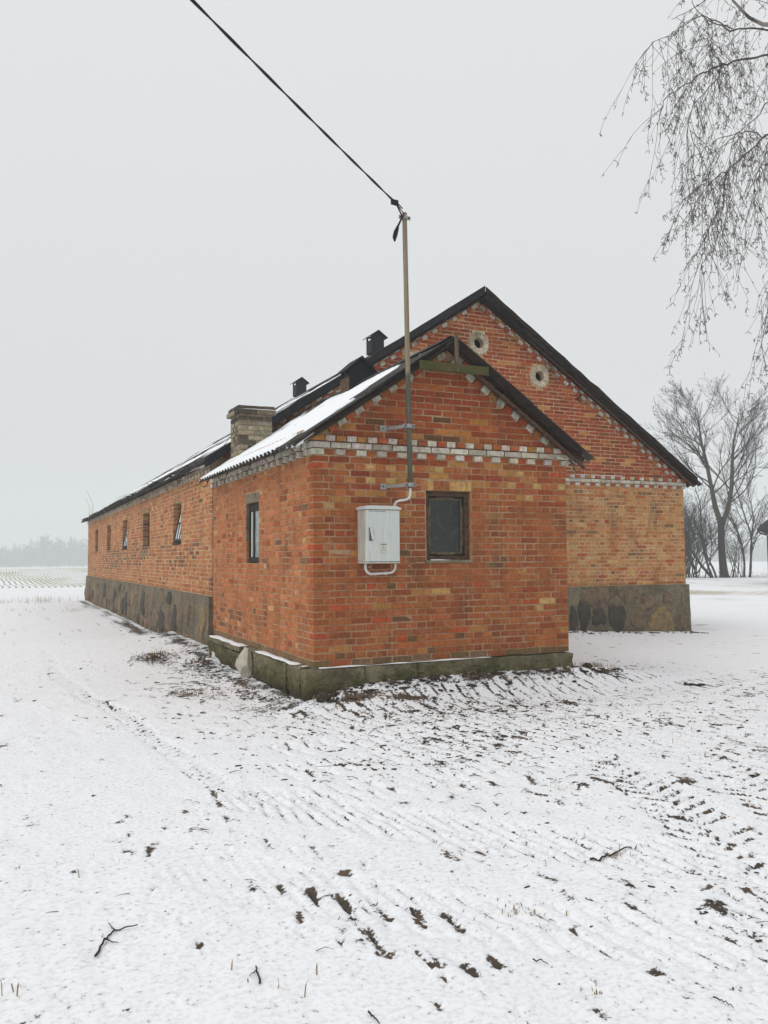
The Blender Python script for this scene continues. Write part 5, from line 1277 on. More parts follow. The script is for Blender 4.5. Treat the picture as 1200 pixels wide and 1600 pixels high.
# ================================================================== SMALL THINGS ON THE GROUND
# crumpled white sack against the footing
bm = bmesh.new(); bmesh.ops.create_icosphere(bm, subdivisions=4, radius=1.0)
rs = random.Random(8); CR = [(Vector((rs.gauss(0, 1), rs.gauss(0, 1), rs.gauss(0, 0.6))).normalized(), rs.uniform(0.55, 0.90)) for _ in range(26)]
for v in bm.verts:
    c = v.co.normalized(); r_ = 1.0
    for d_, h_ in CR:                      # flattened facets of folded plastic
        k = c.dot(d_)
        if k > 0.2: r_ = min(r_, h_/k)
    n_ = float(fbm(np.array([c.x*3+c.z*2]), np.array([c.y*3-c.z]), 3, 91)[0])
    r_ *= 1+0.10*n_
    q = c*r_; zz = (q.z+1)/2
    pinch = 1.0 if zz < 0.45 else max(0.50, 1-1.1*(zz-0.45)); q.x += 0.15*max(0, zz-0.5)
    v.co = Vector((q.x*0.15*pinch, q.y*0.19*pinch, 0.52*zz-0.05))
me = bpy.data.meshes.new('sack'); bm.to_mesh(me); bm.free(); me.materials.append(M['sack'])
o = link('plastic_sack', me); tag(o, 'crumpled white woven sack leaning against the mossy annex footing', 'sack'); o.rotation_euler = (0.08, 0.12, 0.3); o.location = (-0.225, 2.16, gz(-0.22, 2.16)-0.015)
def wavy(pts, n=8, amp=0.003, z0=0.012, seed=0):
    rr = random.Random(seed); out_ = []
    for i in range(len(pts)-1):
        for k in range(n if i == len(pts)-2 else n-1):
            t = k/(n-1); px = pts[i][0]*(1-t)+pts[i+1][0]*t+rr.uniform(-amp, amp); py = pts[i][1]*(1-t)+pts[i+1][1]*t+rr.uniform(-amp, amp)
            out_.append((px, py, gfine(px, py)+z0+rr.uniform(-0.003, 0.006)))
    return out_
def fallen(name, label, cat, lines, r0, seed):
    b = MB()
    for k, ln in enumerate(lines):
        w = wavy(ln, 6, 0.003, 0.008, seed+k); b.tube(w, [r0*(1 if k == 0 else 0.6)*(1-0.6*i/len(w)) for i in range(len(w))], 6)
    o = b.build(name, M['twig'], None, True); tag(o, label, cat); return o
SK = {'fork': [(-2.788, -5.047), (-2.742, -4.914), (-2.686, -4.837), (-2.59, -4.837)], 'stick': [(-0.235, -5.055), (-0.126, -5.043), (0.0, -5.026), (0.116, -5.025)], 'y': [(-2.234, -5.557), (-2.218, -5.461), (-2.207, -5.408)], 'y2': [(-2.218, -5.461), (-2.259, -5.49)], 'c': [(-1.929, -5.914), (-1.925, -5.957), (-1.929, -6.008)], 'd': [(-1.165, -5.849), (-1.137, -5.865), (-1.127, -5.906)], 'e': [(-0.737, -6.394), (-0.723, -6.426), (-0.721, -6.476)]}
fallen('fallen_branch', 'dark hooked branch lying on clean snow at the lower left', 'branch', [SK['fork'], [SK['fork'][1], (SK['fork'][1][0]+0.05, SK['fork'][1][1]-0.06)], [SK['fork'][2], (SK['fork'][2][0]-0.02, SK['fork'][2][1]+0.07)]], 0.0055, 1)
fallen('fallen_stick', 'long straight stick on the snow, right of the middle foreground', 'stick', [SK['stick']], 0.0065, 5)
fallen('forked_twig', 'small Y-shaped twig upright in the snow near the bottom edge', 'twig', [SK['y'], SK['y2']], 0.0045, 9)
fallen('short_twig', 'short dark twig in smooth snow at the bottom centre edge', 'twig', [SK['c']], 0.004, 13)
fallen('curved_twig', 'thin curved twig lying right of the tractor lug prints', 'twig', [SK['d']], 0.003, 17)
fallen('bent_twig', 'bent twig on the snow at the lower right', 'twig', [SK['e']], 0.003, 21)
fallen('wood_scrap', 'dark scrap of wood on the snow right of the annex corner', 'wood', [[(4.72, -0.72), (4.93, -0.86)]], 0.028, 25)
fallen('thin_stick', 'thin stick on the snow just right of the annex corner', 'stick', [[(3.75, -0.18), (4.05, -0.42)], [(3.95, -0.34), (4.12, -0.30)]], 0.010, 29)
b = MB(); px, py = -0.24, 4.02; zz = gz(px, py)
b.tube([(px, py, zz-0.03), (px+0.01, py-0.01, zz+0.10), (px-0.01, py, zz+0.19), (px-0.005, py-0.02, zz+0.25)], [0.022, 0.024, 0.018, 0.006], 7)
st_ = b.build('broken_stake', M['dry'], None); tag(st_, 'short splintered yellowish stake standing by the end of the footing', 'stake')

# clods of frozen earth
def clod_mesh(seed):
    bm = bmesh.new(); bmesh.ops.create_icosphere(bm, subdivisions=1, radius=1.0); rr = random.Random(seed)
    for v in bm.verts: v.co *= 1+rr.uniform(-0.5, 0.3); v.co.z *= 0.55
    V = np.array([v.co[:] for v in bm.verts]); F = [tuple(v.index for v in f.verts) for f in bm.faces]; bm.free(); return V, F
CLD = [clod_mesh(s) for s in range(8)]
def scatter_clods(name, spots, mat):
    V = []; F = []; n = 0
    for (px, py, s) in spots:
        v, f = CLD[R.randrange(8)]; a = R.uniform(0, 6.28); ca, sa = math.cos(a), math.sin(a); st = R.uniform(1.0, 2.8)
        q = np.stack([v[:, 0]*s*st, v[:, 1]*s, v[:, 2]*s], -1); q = np.stack([q[:, 0]*ca-q[:, 1]*sa+px, q[:, 0]*sa+q[:, 1]*ca+py, q[:, 2]+gfine(px, py)+s*0.15], -1)
        V.append(q); F.extend([tuple(j+n for j in t) for t in f]); n += len(v)
    o = link(name, mesh(name, np.concatenate(V), F, mat)); o['kind'] = 'stuff'; return o
spots = []
dn = dens.reshape(ny, nx); br_ = bare.reshape(ny, nx)
tries = 0
while len(spots) < 4200 and tries < 300000:
    tries += 1
    px = R.uniform(-4.8, 6.5); py = R.uniform(-7.0, 4.6)
    if (0.0 < px < AW and py > -0.06) or (px > -0.15 and py > 4.6): continue
    i = int(np.searchsorted(GX, px)); j = int(np.searchsorted(GY, py))
    if R.random() < max(0.006, dn[j, i]**1.6)*(1.0 if br_[j, i] > -0.1 else 0.10): spots.append((px, py, R.choice((0.003, 0.004, 0.005, 0.007, 0.010))*R.uniform(0.7, 1.3)*(1.3 if py > -3 else 0.8)))
for k in range(240):      # along the foot of the walls
    px = R.uniform(0.0, 4.2); py = -0.07-abs(R.gauss(0, 0.13)); spots.append((px, py, R.choice((0.008, 0.012, 0.018, 0.028))*R.uniform(0.7, 1.3)))
for k in range(220):
    py = R.uniform(0.1, 14.0); px = -0.16-abs(R.gauss(0, 0.25)); spots.append((px, py, R.choice((0.006, 0.010, 0.016))*R.uniform(0.7, 1.3)))
for k in range(90):
    px = R.uniform(7.0, 10.4); py = 4.70-abs(R.gauss(0, 0.2)); spots.append((px, py, R.choice((0.012, 0.02, 0.035))*R.uniform(0.7, 1.3)))
so = scatter_clods('soil_clods', spots, M['soil']); so['label'] = 'small dark clods of frozen earth poking through the snow'
for (px, py, s, lb_) in [(0.03, -0.20, 0.085, 'big earth clod with straw at the near corner of the annex'), (1.42, -0.16, 0.055, 'rounded earth clod at the middle of the annex front plinth'), (3.75, -0.02, 0.065, 'dark earth clod at the right end of the annex plinth')]:
    bm = bmesh.new(); bmesh.ops.create_icosphere(bm, subdivisions=3, radius=s)
    for v in bm.verts:
        n_ = float(fbm(np.array([v.co.x*14+v.co.z*9]), np.array([v.co.y*14+v.co.z*5]), 3, 101)[0]); v.co *= 1+0.45*n_; v.co.z *= 0.75
    me = bpy.data.meshes.new('earth_clod'); bm.to_mesh(me); bm.free(); me.materials.append(M['soil'])
    o = link('earth_clod', me); o.location = (px, py, gfine(px, py)+s*0.3); tag(o, lb_, 'clod')

# dry grass, straw and brushwood
def tuft(b, px, py, n, h, spread, lean=0.5):
    for k in range(n):
        a = R.uniform(0, 6.28); r_ = abs(R.gauss(0, spread)); x0, y0 = px+r_*math.cos(a), py+r_*math.sin(a); hh = h*R.uniform(0.4, 1.1); z0 = gfine(x0, y0)-0.01
        a2 = R.uniform(0, 6.28); L = hh*lean*R.uniform(0.3, 1.6); w = R.uniform(0.0012, 0.003)*(1+h)
        dx, dy = math.cos(a2)*L, math.sin(a2)*L; nx_, ny_ = -math.sin(a2)*w, math.cos(a2)*w
        P = [(x0-nx_, y0-ny_, z0), (x0+nx_, y0+ny_, z0), (x0+dx*0.4+nx_, y0+dy*0.4+ny_, z0+hh*0.7), (x0+dx*0.4-nx_, y0+dy*0.4-ny_, z0+hh*0.7), (x0+dx, y0+dy, z0+hh*0.85)]
        b.add(P, [(0, 1, 2, 3), (3, 2, 4)])
b = MB()
for (px, py, n, h, s) in [(0.03, -0.2, 60, 0.09, 0.07), (0.1, -0.42, 30, 0.06, 0.08), (1.45, -0.13, 24, 0.08, 0.05), (1.95, -0.1, 40, 0.07, 0.10), (3.3, -0.12, 60, 0.10, 0.16), (4.15, 0.3, 90, 0.11, 0.16), (3.75, 0.02, 40, 0.09, 0.1),
        (-1.0, 4.4, 160, 0.14, 0.22), (-0.75, 1.3, 60, 0.07, 0.25), (-1.15, 1.35, 90, 0.08, 0.2), (-0.6, -0.1, 50, 0.06, 0.2), (0.5, -3.9, 30, 0.04, 0.12), (-0.05, -5.05, 40, 0.04, 0.1), (-0.95, -5.4, 60, 0.035, 0.16), (-1.1, -6.15, 20, 0.03, 0.05),
        (2.0, -1.9, 40, 0.05, 0.3), (-2.2, -5.6, 6, 0.06, 0.1), (-2.9, -4.0, 8, 0.06, 0.2), (-3.1, -5.2, 6, 0.07, 0.2), (-3.2, 27.0, 120, 0.25, 1.2), (-1.6, 26.5, 120, 0.35, 0.9), (-1.0, 20, 60, 0.15, 0.6), (7.6, 4.4, 30, 0.1, 0.4), (-4.0, 3.0, 40, 0.08, 1.0), (3.5, -3.0, 30, 0.06, 0.6), (2.4, -4.0, 16, 0.08, 0.6)]:
    tuft(b, px, py, n, h, s)
o = b.build('dry_grass', M['dry']); o['kind'] = 'stuff'; o['label'] = 'dry straw-coloured grass stalks in small tufts through the snow'
b = MB()
def twig_litter(cx_, cy_, n, spread, L0, r0, up=0.018):
    for k in range(n):
        px, py = cx_+R.gauss(0, spread), cy_+R.gauss(0, spread); a = R.uniform(0, 6.28); L = L0*R.uniform(0.3, 1.2); t = R.uniform(-0.1, 0.6); z0 = gfine(px, py)+0.004
        q = [(px, py, z0), (px+math.cos(a)*L*0.5, py+math.sin(a)*L*0.5, z0+up*R.random()), (px+math.cos(a+t*0.6)*L, py+math.sin(a+t*0.6)*L, z0+up*R.random()*0.5)]
        b.tube(q, [r0, r0*0.8, r0*0.4], 4)
for args in [(-1.0, 4.35, 70, 0.16, 0.20, 0.005, 0.07), (-1.15, 1.4, 45, 0.16, 0.14, 0.0035), (-0.6, 2.6, 45, 0.4, 0.16, 0.0035), (-0.45, 3.7, 40, 0.25, 0.18, 0.0035), (-0.7, 0.0, 40, 0.25, 0.12, 0.003), (1.5, -1.6, 60, 1.2, 0.14, 0.003), (0.6, -3.4, 40, 1.0, 0.12, 0.0025), (3.6, -2.2, 60, 1.0, 0.16, 0.003), (4.6, 1.0, 20, 1.0, 0.25, 0.004), (-2.2, -4.6, 14, 0.8, 0.07, 0.0018), (-0.6, -5.8, 22, 0.8, 0.07, 0.0018), (0.6, -4.6, 22, 0.7, 0.08, 0.002)]: twig_litter(*args)
o = b.build('twig_litter', M['twig']); o['kind'] = 'stuff'; o['label'] = 'fine dead twigs strewn over the snow beside the walls'

# ================================================================== TREES
def grow(acc, p0, d0, L, r0, level, rr, wander=0.12, lift=0.05, kids=(4, 4, 3), angle=0.6, shrink=0.6, minr=0.004, sides=5, tipr=0.3):
    n = max(3, int(L/0.5)+2) if level < 2 else 4
    pts = [p0.copy()]; d = d0.normalized()
    for i in range(n):
        d = (d+Vector((rr.gauss(0, wander), rr.gauss(0, wander), rr.gauss(0, wander)+lift))).normalized(); pts.append(pts[-1]+d*L/n)
    rad_ = [max(minr, r0*(1-(1-tipr)*i/n)) for i in range(n+1)]
    acc.append((pts, rad_, sides if level < 2 else 3))
    if level >= len(kids): return
    k = kids[level]
    for j in range(k):
        t = 0.22+0.78*(j+rr.random())/k; i = min(n-1, int(t*n)); f = t*n-i
        q = pts[i].lerp(pts[i+1], f); ax_ = (pts[i+1]-pts[i]).normalized()
        o_ = ax_.orthogonal().normalized(); o_.rotate(Matrix.Rotation(rr.uniform(0, 6.28), 3, ax_))
        a = angle*rr.uniform(0.6, 1.3); nd_ = ax_*math.cos(a)+o_*math.sin(a)
        grow(acc, q, nd_, L*shrink*rr.uniform(0.7, 1.2)*(1.1-0.5*t), rad_[i]*0.58, level+1, rr, wander*1.15, lift, kids, angle, shrink, minr, sides, tipr)
def tubes_mesh(name, acc, mat, parent):
    V = []; F = []; n = 0
    for pts, rad_, sd_ in acc:
        v, f = tube(pts, rad_, sd_, False); V.extend(v); F.extend([tuple(j+n for j in q) for q in f]); n += len(v)
    return link(name, mesh(name, V, F, mat, True), parent)
def V3(*a): return Vector(a)
# forked tree beyond the farm track
def big_tree():
    bx, by = 45.8, 37.0; z0 = gz(bx, by); rr = random.Random(5)
    t = thing('forked_tree', 'tall bare forked tree standing beyond the track right of the barn', 'tree', (bx, by, z0))
    rx, ry = _rt.x, _rt.y
    P = lambda dx, h, dd=0.0: Vector((bx+rx*dx+0.42*dd, by+ry*dx+0.9*dd, z0+h))
    tr = [([P(0.12, -0.2), P(0.06, 0.5), P(-0.02, 1.5), P(-0.06, 3.0), P(-0.02, 4.0), P(0, 4.5)], [0.40, 0.30, 0.26, 0.24, 0.24, 0.22], 10)]
    tubes_mesh('trunk', tr, M['bark'], t)
    b_ = MB(); b_.v = []; 
    stems = [([P(-0.02, 3.9), P(-0.45, 5.4), P(-0.75, 7.2), P(-1.0, 8.7), P(-1.35, 10.3), P(-1.5, 11.8), P(-1.55, 12.8)], [0.21, 0.18, 0.15, 0.12, 0.085, 0.045, 0.02], 8),
             ([P(0.04, 3.9), P(0.55, 5.2), P(0.85, 6.8), P(0.95, 8.6), P(1.1, 10.2), P(1.45, 11.6), P(1.6, 12.5)], [0.20, 0.17, 0.15, 0.12, 0.085, 0.045, 0.02], 8)]
    tubes_mesh('stem', [stems[0]], M['lichen'], t); tubes_mesh('stem', [stems[1]], M['lichen'], t)
    acc = []
    for si, (pts, rad_, _) in enumerate(stems):
        for i in range(1, len(pts)-1):
            for k in range(5 if i > 1 else 4):
                f = rr.random(); q = pts[i].lerp(pts[i+1], f); a = rr.uniform(0, 6.28)
                sgn = -1 if si == 0 else 1
                out_ = Vector((rx*math.cos(a)+0.42*math.sin(a), ry*math.cos(a)+0.9*math.sin(a), 0))
                if rr.random() < 0.55: out_ = (out_+Vector((rx, ry, 0))*sgn*1.2).normalized()
                d = (out_*0.80+Vector((0, 0, 0.62))).normalized(); L = (6.6-i*0.72)*rr.uniform(0.65, 1.1)
                grow(acc, q, d, L, rad_[i]*0.32, 0, rr, 0.09, 0.055, (6, 5, 3), 0.50, 0.52, 0.0065)
    tubes_mesh('crown', acc, M['branch'], t)
    # a few clinging dead leaves and pods
    lv = MB()
    for k in range(90):
        pts, rad_, _ = acc[rr.randrange(len(acc))]; q = pts[-1]
        if q.z-z0 < 9: continue
        s_ = rr.uniform(0.04, 0.09); lv.add([q+V3(-s_, 0, 0), q+V3(0, 0, -s_*1.8), q+V3(s_, s_*0.4, 0), q+V3(0, 0, s_*0.4)], [(0, 1, 2, 3)])
    lv.build('dead_leaves', M['twig'], t)
big_tree()
def shrub(name, label, bx, by, hgt, n, spread, seed, r0=0.05, lean=None, kids=(5, 5, 3), grp=None, cat='shrub'):
    rr = random.Random(seed); z0 = gz(bx, by); t = thing(name, label, cat, (bx, by, z0), grp); tr = []; acc = []
    for k in range(n):
        a = rr.uniform(0, 6.28); s_ = spread*rr.uniform(0.1, 1); d = Vector((math.cos(a)*s_, math.sin(a)*s_, 1.0))
        if lean: d += Vector(lean)*rr.uniform(0.5, 1.2)
        L = hgt*rr.uniform(0.7, 1.05); tmp = []
        grow(tmp, Vector((bx+rr.gauss(0, 0.12*n**0.5), by+rr.gauss(0, 0.12*n**0.5), z0-0.1)), d.normalized(), L, r0*rr.uniform(0.7, 1.2), 0, rr, 0.10, 0.03, kids, 0.55, 0.5, 0.006)
        tr.append(tmp[0]); acc += tmp[1:]
    tubes_mesh('trunk', tr, M['bark'], t); tubes_mesh('crown', acc, M['branch'], t); return t
def at_tree(dx, dd): return (45.8+_rt.x*dx+0.42*dd, 37.0+_rt.y*dx+0.9*dd)
shrub('leaning_tree', 'bent dark tree with dense twigs between the barn and the forked tree', *at_tree(-0.9, -0.6), 7.4, 3, 0.45, 41, 0.12, (-0.42, 0.22, 0), (9, 7, 4), cat='tree')
shrub('young_tree', 'slender bare young tree just right of the forked tree', *at_tree(1.95, 0.2), 8.4, 3, 0.22, 43, 0.085, None, (10, 7, 4), cat='tree')
shrub('thicket', 'low tangle of dark brushwood against the barn corner, left of the trees', *at_tree(-2.4, 0.5), 5.2, 22, 0.6, 47, 0.045, None, (8, 6, 3))
shrub('thin_shrub', 'thin many-stemmed shrub at the right foot of the forked tree', *at_tree(1.1, 0.6), 4.0, 10, 0.45, 53, 0.032, None, (6, 5, 2))
shrub('small_shrub', 'small dark shrub standing behind the leaning tree', *at_tree(-1.7, 2.0), 6.4, 12, 0.5, 59, 0.05, None, (8, 6, 3))
b = MB()
for k in range(260):
    dx, dd = R.uniform(-3.5, 8), R.gauss(0, 0.7); px, py = at_tree(dx, dd); tuft(b, px, py, 3, 0.5 if dx > 2.5 else 0.3, 0.25, 0.9)
for k in range(60):
    px, py = at_tree(R.uniform(2.5, 8), R.uniform(6, 18)); tuft(b, px, py, 3, 0.7, 0.3, 0.4)
o = b.build('roadside_weeds', M['twig']); o['kind'] = 'stuff'; o['label'] = 'strip of dead weeds and low stalks below the trees at right'

# birch whose hanging twigs reach into the picture from the right
BIRCH0 = {'A': [(2.94, -4.14, 5.92), (2.47, -4.13, 5.75), (2.03, -4.14, 5.58), (1.7, -4.2, 5.42), (1.44, -4.28, 5.25), (1.19, -4.38, 5.07), (0.9, -4.46, 4.85), (0.7, -4.57, 4.63)], 'A2': [(1.63, -4.27, 5.36), (1.52, -4.29, 5.2), (1.33, -4.28, 4.97), (1.24, -4.3, 4.81), (1.21, -4.36, 4.54)], 'A3': [(1.63, -4.27, 5.36), (1.47, -4.31, 5.4), (1.38, -4.38, 5.43), (1.24, -4.42, 5.4)], 'B': [(2.61, -4.36, 4.82), (2.2, -4.33, 4.83), (2.02, -4.4, 4.76), (1.83, -4.47, 4.75), (1.56, -4.49, 4.52), (1.34, -4.53, 4.36), (1.11, -4.57, 4.21), (0.85, -4.6, 4.04)], 'B2': [(1.93, -4.38, 4.81), (1.68, -4.42, 4.78), (1.42, -4.46, 4.66), (1.14, -4.49, 4.47), (0.89, -4.53, 4.3)], 'B3': [(1.43, -4.45, 4.41), (1.36, -4.46, 4.15), (1.25, -4.45, 3.97), (1.17, -4.46, 3.75), (1.12, -4.48, 3.55)], 'C': [(3.16, -4.03, 6.06), (2.63, -4.01, 6.07), (2.26, -4.05, 6.01), (1.92, -4.12, 6.05), (1.64, -4.21, 6.12)], 'D': [(2.78, -4.07, 5.99), (2.3, -4.07, 5.94), (1.92, -4.1, 5.83), (1.65, -4.19, 5.76), (1.39, -4.29, 5.69), (1.17, -4.41, 5.7)], 'E': [(1.92, -4.1, 5.83), (1.51, -4.18, 5.75), (1.17, -4.27, 5.5), (0.87, -4.38, 5.29), (0.62, -4.51, 5.05), (0.42, -4.67, 4.79)], 'F': [(2.26, -4.59, 4.11), (1.86, -4.58, 3.92), (1.68, -4.66, 3.79), (1.5, -4.74, 3.53), (1.36, -4.83, 3.25), (1.24, -4.94, 3.0)], 'G': [(2.77, -4.25, 5.39), (2.38, -4.18, 5.15), (2.21, -4.23, 5.01), (2.01, -4.25, 4.65), (1.87, -4.3, 4.4), (1.8, -4.38, 4.11)], 'H': [(3.12, -3.99, 5.78), (2.69, -3.94, 5.59), (2.34, -3.91, 5.25), (2.09, -3.93, 5.05), (1.84, -3.96, 4.8), (1.69, -4.03, 4.48)], 'I': [(3.37, -3.84, 6.76), (2.72, -3.88, 6.49), (2.12, -3.95, 6.38), (1.6, -4.04, 5.95), (1.19, -4.19, 5.64)]}
BIRCH = {k: [(q[0]+0.12, q[1]-0.05, q[2]) for q in pp] for k, pp in BIRCH0.items()}; BIRCH['E'] = BIRCH['E'][:-1]
def birch():
    rr = random.Random(77); bx, by = 4.35, -3.75; z0 = gz(bx, by)
    t = thing('birch_tree', 'birch with thin drooping bare twigs hanging in from the upper right', 'birch', (bx, by, z0))
    tubes_mesh('trunk', [([V3(bx+0.1, by, z0-0.2), V3(bx+0.05, by, z0+0.4), V3(bx, by, 2.0), V3(bx-0.05, by-0.05, 4.0), V3(bx-0.02, by, 6.0), V3(bx+0.1, by+0.1, 8.5), V3(bx+0.1, by+0.1, 10.5)], [0.24, 0.18, 0.155, 0.135, 0.11, 0.07, 0.03], 12)], M['birch_bark'], t)
    limbs = []; acc = []
    def smooth(pts, n=4):
        out_ = []
        for i in range(len(pts)-1):
            p0, p1, p2, p3 = pts[max(i-1, 0)], pts[i], pts[i+1], pts[min(i+2, len(pts)-1)]
            for k in range(n):
                u = k/n; out_.append(0.5*((2*p1)+(p2-p0)*u+(2*p0-5*p1+4*p2-p3)*u*u+(3*p1-p0-3*p2+p3)*u**3))
        out_.append(pts[-1]); return [q+V3(rr.gauss(0, 0.008), rr.gauss(0, 0.008), rr.gauss(0, 0.008)) for q in out_]
    def bud(q, d):
        for k in range(rr.randint(1, 3)):
            o_ = V3(rr.uniform(-1, 1), rr.uniform(-1, 1), rr.uniform(-1.2, 0.2)).normalized(); L = rr.uniform(0.014, 0.032)
            acc.append(([q, q+o_*L*0.5, q+o_*L+V3(0, 0, -L*0.25)], [0.0014, 0.0024, 0.0012], 3))
    def droop(q, d, L, r0, lvl=0):
        n = max(4, int(L/0.09)); pts = [q.copy()]; d = d.normalized(); g = rr.uniform(0.10, 0.22)
        for i in range(n):
            d = (d+V3(rr.gauss(0, 0.09), rr.gauss(0, 0.09), rr.gauss(0, 0.06)-g)).normalized(); pts.append(pts[-1]+d*L/n)
        acc.append((pts, [max(0.0011, r0*(1-0.6*i/n)) for i in range(n+1)], 3))
        if lvl < 2:
            for i in range(1, n+1):
                if rr.random() < (0.50 if lvl == 0 else 0.28):
                    ax_ = (pts[i]-pts[i-1]).normalized(); o_ = V3(rr.gauss(0, 1), rr.gauss(0, 1), rr.gauss(0, 0.5)).normalized()
                    droop(pts[i], ax_*0.85+o_*0.6, L*rr.uniform(0.22, 0.5), r0*0.7, lvl+1)
        bud(pts[-1], d)
        if rr.random() < 0.5: bud(pts[n//2], d)
    R0 = {'A': 0.011, 'A2': 0.005, 'A3': 0.004, 'B': 0.010, 'B2': 0.005, 'B3': 0.005, 'C': 0.026, 'D': 0.009, 'E': 0.005, 'F': 0.006, 'G': 0.006, 'H': 0.006, 'I': 0.008}
    for k, pp in BIRCH.items():
        pts = smooth([Vector(q) for q in pp]); n = len(pts); r0 = R0[k]
        if k in 'ABCFGHI' or k == 'D':     # carry the limb back to the trunk
            hz = min(9.5, pp[0][2]+0.2-0.9 if pp[0][2] > 4.5 else pp[0][2]+0.9); pts = [V3(bx-0.03, by, hz), V3((bx+pp[0][0])/2, (by+pp[0][1])/2, (hz+pp[0][2])/2+0.12)]+pts
            n = len(pts)
        limbs_rad = [max(0.002, r0*(1-0.80*i/(n-1))) for i in range(n)]
        (limbs if k == 'C' else acc).append((pts, limbs_rad, 6))
        for i in range(2, n):
            dens_ = 0.8 if k in ('C', 'I', 'D') else 1.5
            m_ = int(dens_)+(1 if rr.random() < dens_ % 1 else 0)
            for _ in range(m_):
                q = pts[i].lerp(pts[i-1], rr.random()); ax_ = (pts[i]-pts[i-1]).normalized(); o_ = V3(rr.gauss(0, 1), rr.gauss(0, 1), rr.gauss(0.0, 0.6)).normalized()
                L = rr.uniform(0.22, 0.62)*(0.85 if i > n*0.6 else 0.95)
                droop(q, ax_*0.45+o_*0.6+V3(0, 0, -0.55), L*1.15, 0.0021)
    tubes_mesh('limb', limbs, M['birch_bark'], t); tubes_mesh('crown', acc, M['birch'], t)
birch()

# far wood in the mist: reads as one mass
def far_wood():
    rr = random.Random(19); V = []; F = []
    def add(v, f):
        n = len(V); V.extend(v); F.extend([tuple(j+n for j in q) for q in f])
    for k in range(2600):
        az = YAW+rr.uniform(-0.75, 0.75); d = rr.uniform(690, 850); px, py = CAM.x+d*math.sin(az), CAM.y+d*math.cos(az); z0 = gz(px, py)
        prof = 20.0+7.0*float(vnoise(az*26, 3.0, 4))+1.5*float(vnoise(az*90, 7.0, 5)); h = prof*rr.uniform(0.40, 1.0)*(0.75+0.5*float(vnoise(az*45, 1.0, 9)))
        if az > YAW+0.2: h *= 0.85
        kind = rr.random()
        v, f = tube([(px, py, z0-0.5), (px, py, z0+h*0.6), (px, py, z0+h)], [0.22, 0.14, 0.03], 3, False); add(v, f)
        n = 26
        for j in range(n):
            t = (j+rr.random())/n; zz = z0+h*(0.06+0.92*t); wd = (1.0-t)*0.24*h+0.3 if kind < 0.4 else (0.30*h*math.sin(PI*min(1, 0.12+t*0.9))+0.2)
            a = rr.uniform(0, 6.28); L = wd*rr.uniform(0.5, 1.0); w = rr.uniform(0.6, 1.5); dz = -0.25*L if kind < 0.4 else 0.45*L
            ca, sa = math.cos(a), math.sin(a)
            add([(px, py, zz-w*0.5), (px+ca*L-sa*w, py+sa*L+ca*w, zz+dz-w*0.3), (px+ca*L*1.1+sa*w*0.6, py+sa*L*1.1-ca*w*0.6, zz+dz+w*0.5), (px, py, zz+w*0.5)], [(0, 1, 2, 3)])
    o = link('far_wood', mesh('far_wood', V, F, M['forest'])); o['kind'] = 'stuff'; o['label'] = 'misty line of woodland along the horizon'
far_wood()

# ================================================================== NEIGHBOURING HOUSE (only its eave corner shows at the right edge)
hdir = Vector((34.2+3.17, 23.5+8.77, 0)).normalized(); hang = math.atan2(-hdir.x, hdir.y)
HM = Matrix.Translation((34.55, 23.25, 0)) @ Matrix.Rotation(hang-0.06, 4, 'Z')
house = thing('farm_house', 'dark roof corner and pale wall of a building cut by the right edge', 'house', HM @ Vector((4, 4, 0)))
def hput(b, name, mat, parent):
    b.v = [tuple(HM @ Vector(q)) for q in b.v]; return b.build(name, mat, parent)
hw = 8.0; hs_ = 0.80; hz0 = 3.30
b = MB(); b.box(0, hw, 0, 9, -0.3, hz0, 0.01); wl_ = hput(b, 'wall', M['wall_far'], house)
b = MB()
for yy in (0.01, 0.25): b.v += [(0, yy, hz0), (hw, yy, hz0), (hw/2, yy, hz0+hw/2*hs_)]
b.f += [(0, 1, 2), (5, 4, 3), (0, 3, 4, 1), (1, 4, 5, 2), (2, 5, 3, 0)]; hput(b, 'gable', M['wall_far'], house)
for sg in (-1, 1):
    b = MB(); xe = hw/2+sg*(hw/2+0.5); zr = hz0+0.12+hw/2*hs_; ze = zr-(hw/2+0.5)*hs_
    V = [(hw/2, y, zr+d) for y in (-0.4, 9.4) for d in (0, 0.16)]+[(xe, y, ze+d) for y in (-0.4, 9.4) for d in (0, 0.16)]
    b.add(V, [(0, 4, 5, 1), (2, 3, 7, 6), (0, 2, 6, 4), (1, 5, 7, 3), (4, 6, 7, 5), (0, 1, 3, 2)]); hput(b, 'roof_slope', M['roof_far'], house)
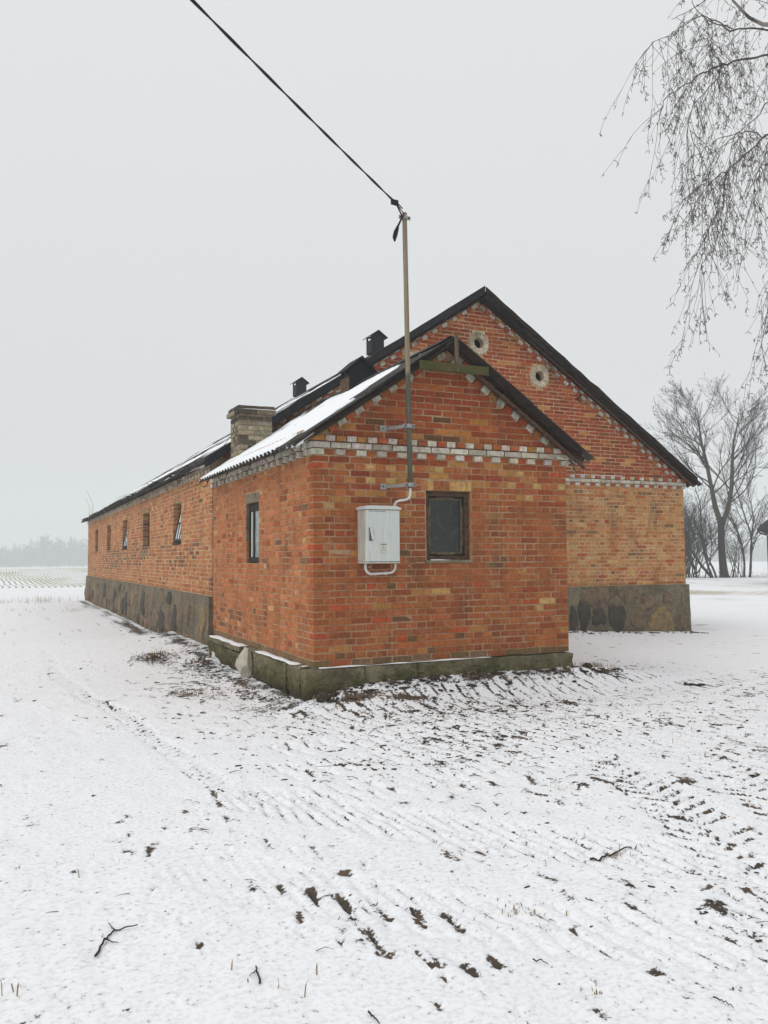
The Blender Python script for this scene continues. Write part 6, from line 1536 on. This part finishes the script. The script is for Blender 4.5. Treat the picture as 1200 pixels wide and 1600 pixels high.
b = MB(); zg = hz0-0.25; b.tube([(-0.5, -0.4, zg), (-0.5, 9.4, zg-0.03)], 0.07, 8); hput(b, 'gutter', M['roof_far'], house)
b = MB(); b.tube([(-0.5, -0.3, zg-0.06), (-0.42, -0.25, zg-0.22), (-0.10, -0.08, zg-0.30), (-0.06, -0.07, zg-0.5), (-0.06, -0.07, 0.1)], 0.05, 8); hput(b, 'downpipe', M['roof_far'], house)
b = MB(); b.box(1.2, 2.2, -0.03, 0.05, 1.0, 2.3, 0.005); wf = hput(b, 'window', M['white_paint'], house); b = MB(); b.box(1.3, 2.1, -0.04, -0.031, 1.1, 2.2); hput(b, 'pane', M['glass'], wf)

# ================================================================== FALLING SNOW
b = MB(); rr = random.Random(3)
for k in range(130):
    d = rr.uniform(3.0, 9.5); u_ = rr.uniform(-0.5, 0.5); v_ = rr.uniform(-0.25, 0.72); q = CAM+_fw*d+_rt*u_*d+_up*v_*d
    if q.y > -0.5 and q.x > -0.4: continue
    s_ = rr.choice((0.0018, 0.0022, 0.003))*rr.uniform(0.8, 1.2)*(d/5)**0.5; v, f = CLD[k % 8]; a = rr.uniform(-0.6, 0.6)
    b.add([(q.x+p_[0]*s_*1.4+p_[2]*s_*0.5, q.y+p_[1]*s_, q.z+p_[2]*s_+a*p_[0]*s_) for p_ in v], f)
o = b.build('falling_snow', M['snow']); o['kind'] = 'stuff'; o['label'] = 'scattered snowflakes drifting through the air'

# ================================================================== HAZE
b = MB(); b.box(-900, 900, -100, 900, -6.0, 42.0); hz = b.build('haze', None); hz['kind'] = 'stuff'; hz['label'] = 'pale winter mist over the fields'
m = bpy.data.materials.new('winter_mist'); m.use_nodes = True; nt = m.node_tree; nt.nodes.clear()
o_ = nt.nodes.new('ShaderNodeOutputMaterial'); pv = nt.nodes.new('ShaderNodeVolumePrincipled'); pv.inputs['Color'].default_value = (0.90, 0.93, 0.94, 1); pv.inputs['Density'].default_value = 0.0019
nt.links.new(pv.outputs[0], o_.inputs['Volume']); hz.data.materials.append(m)
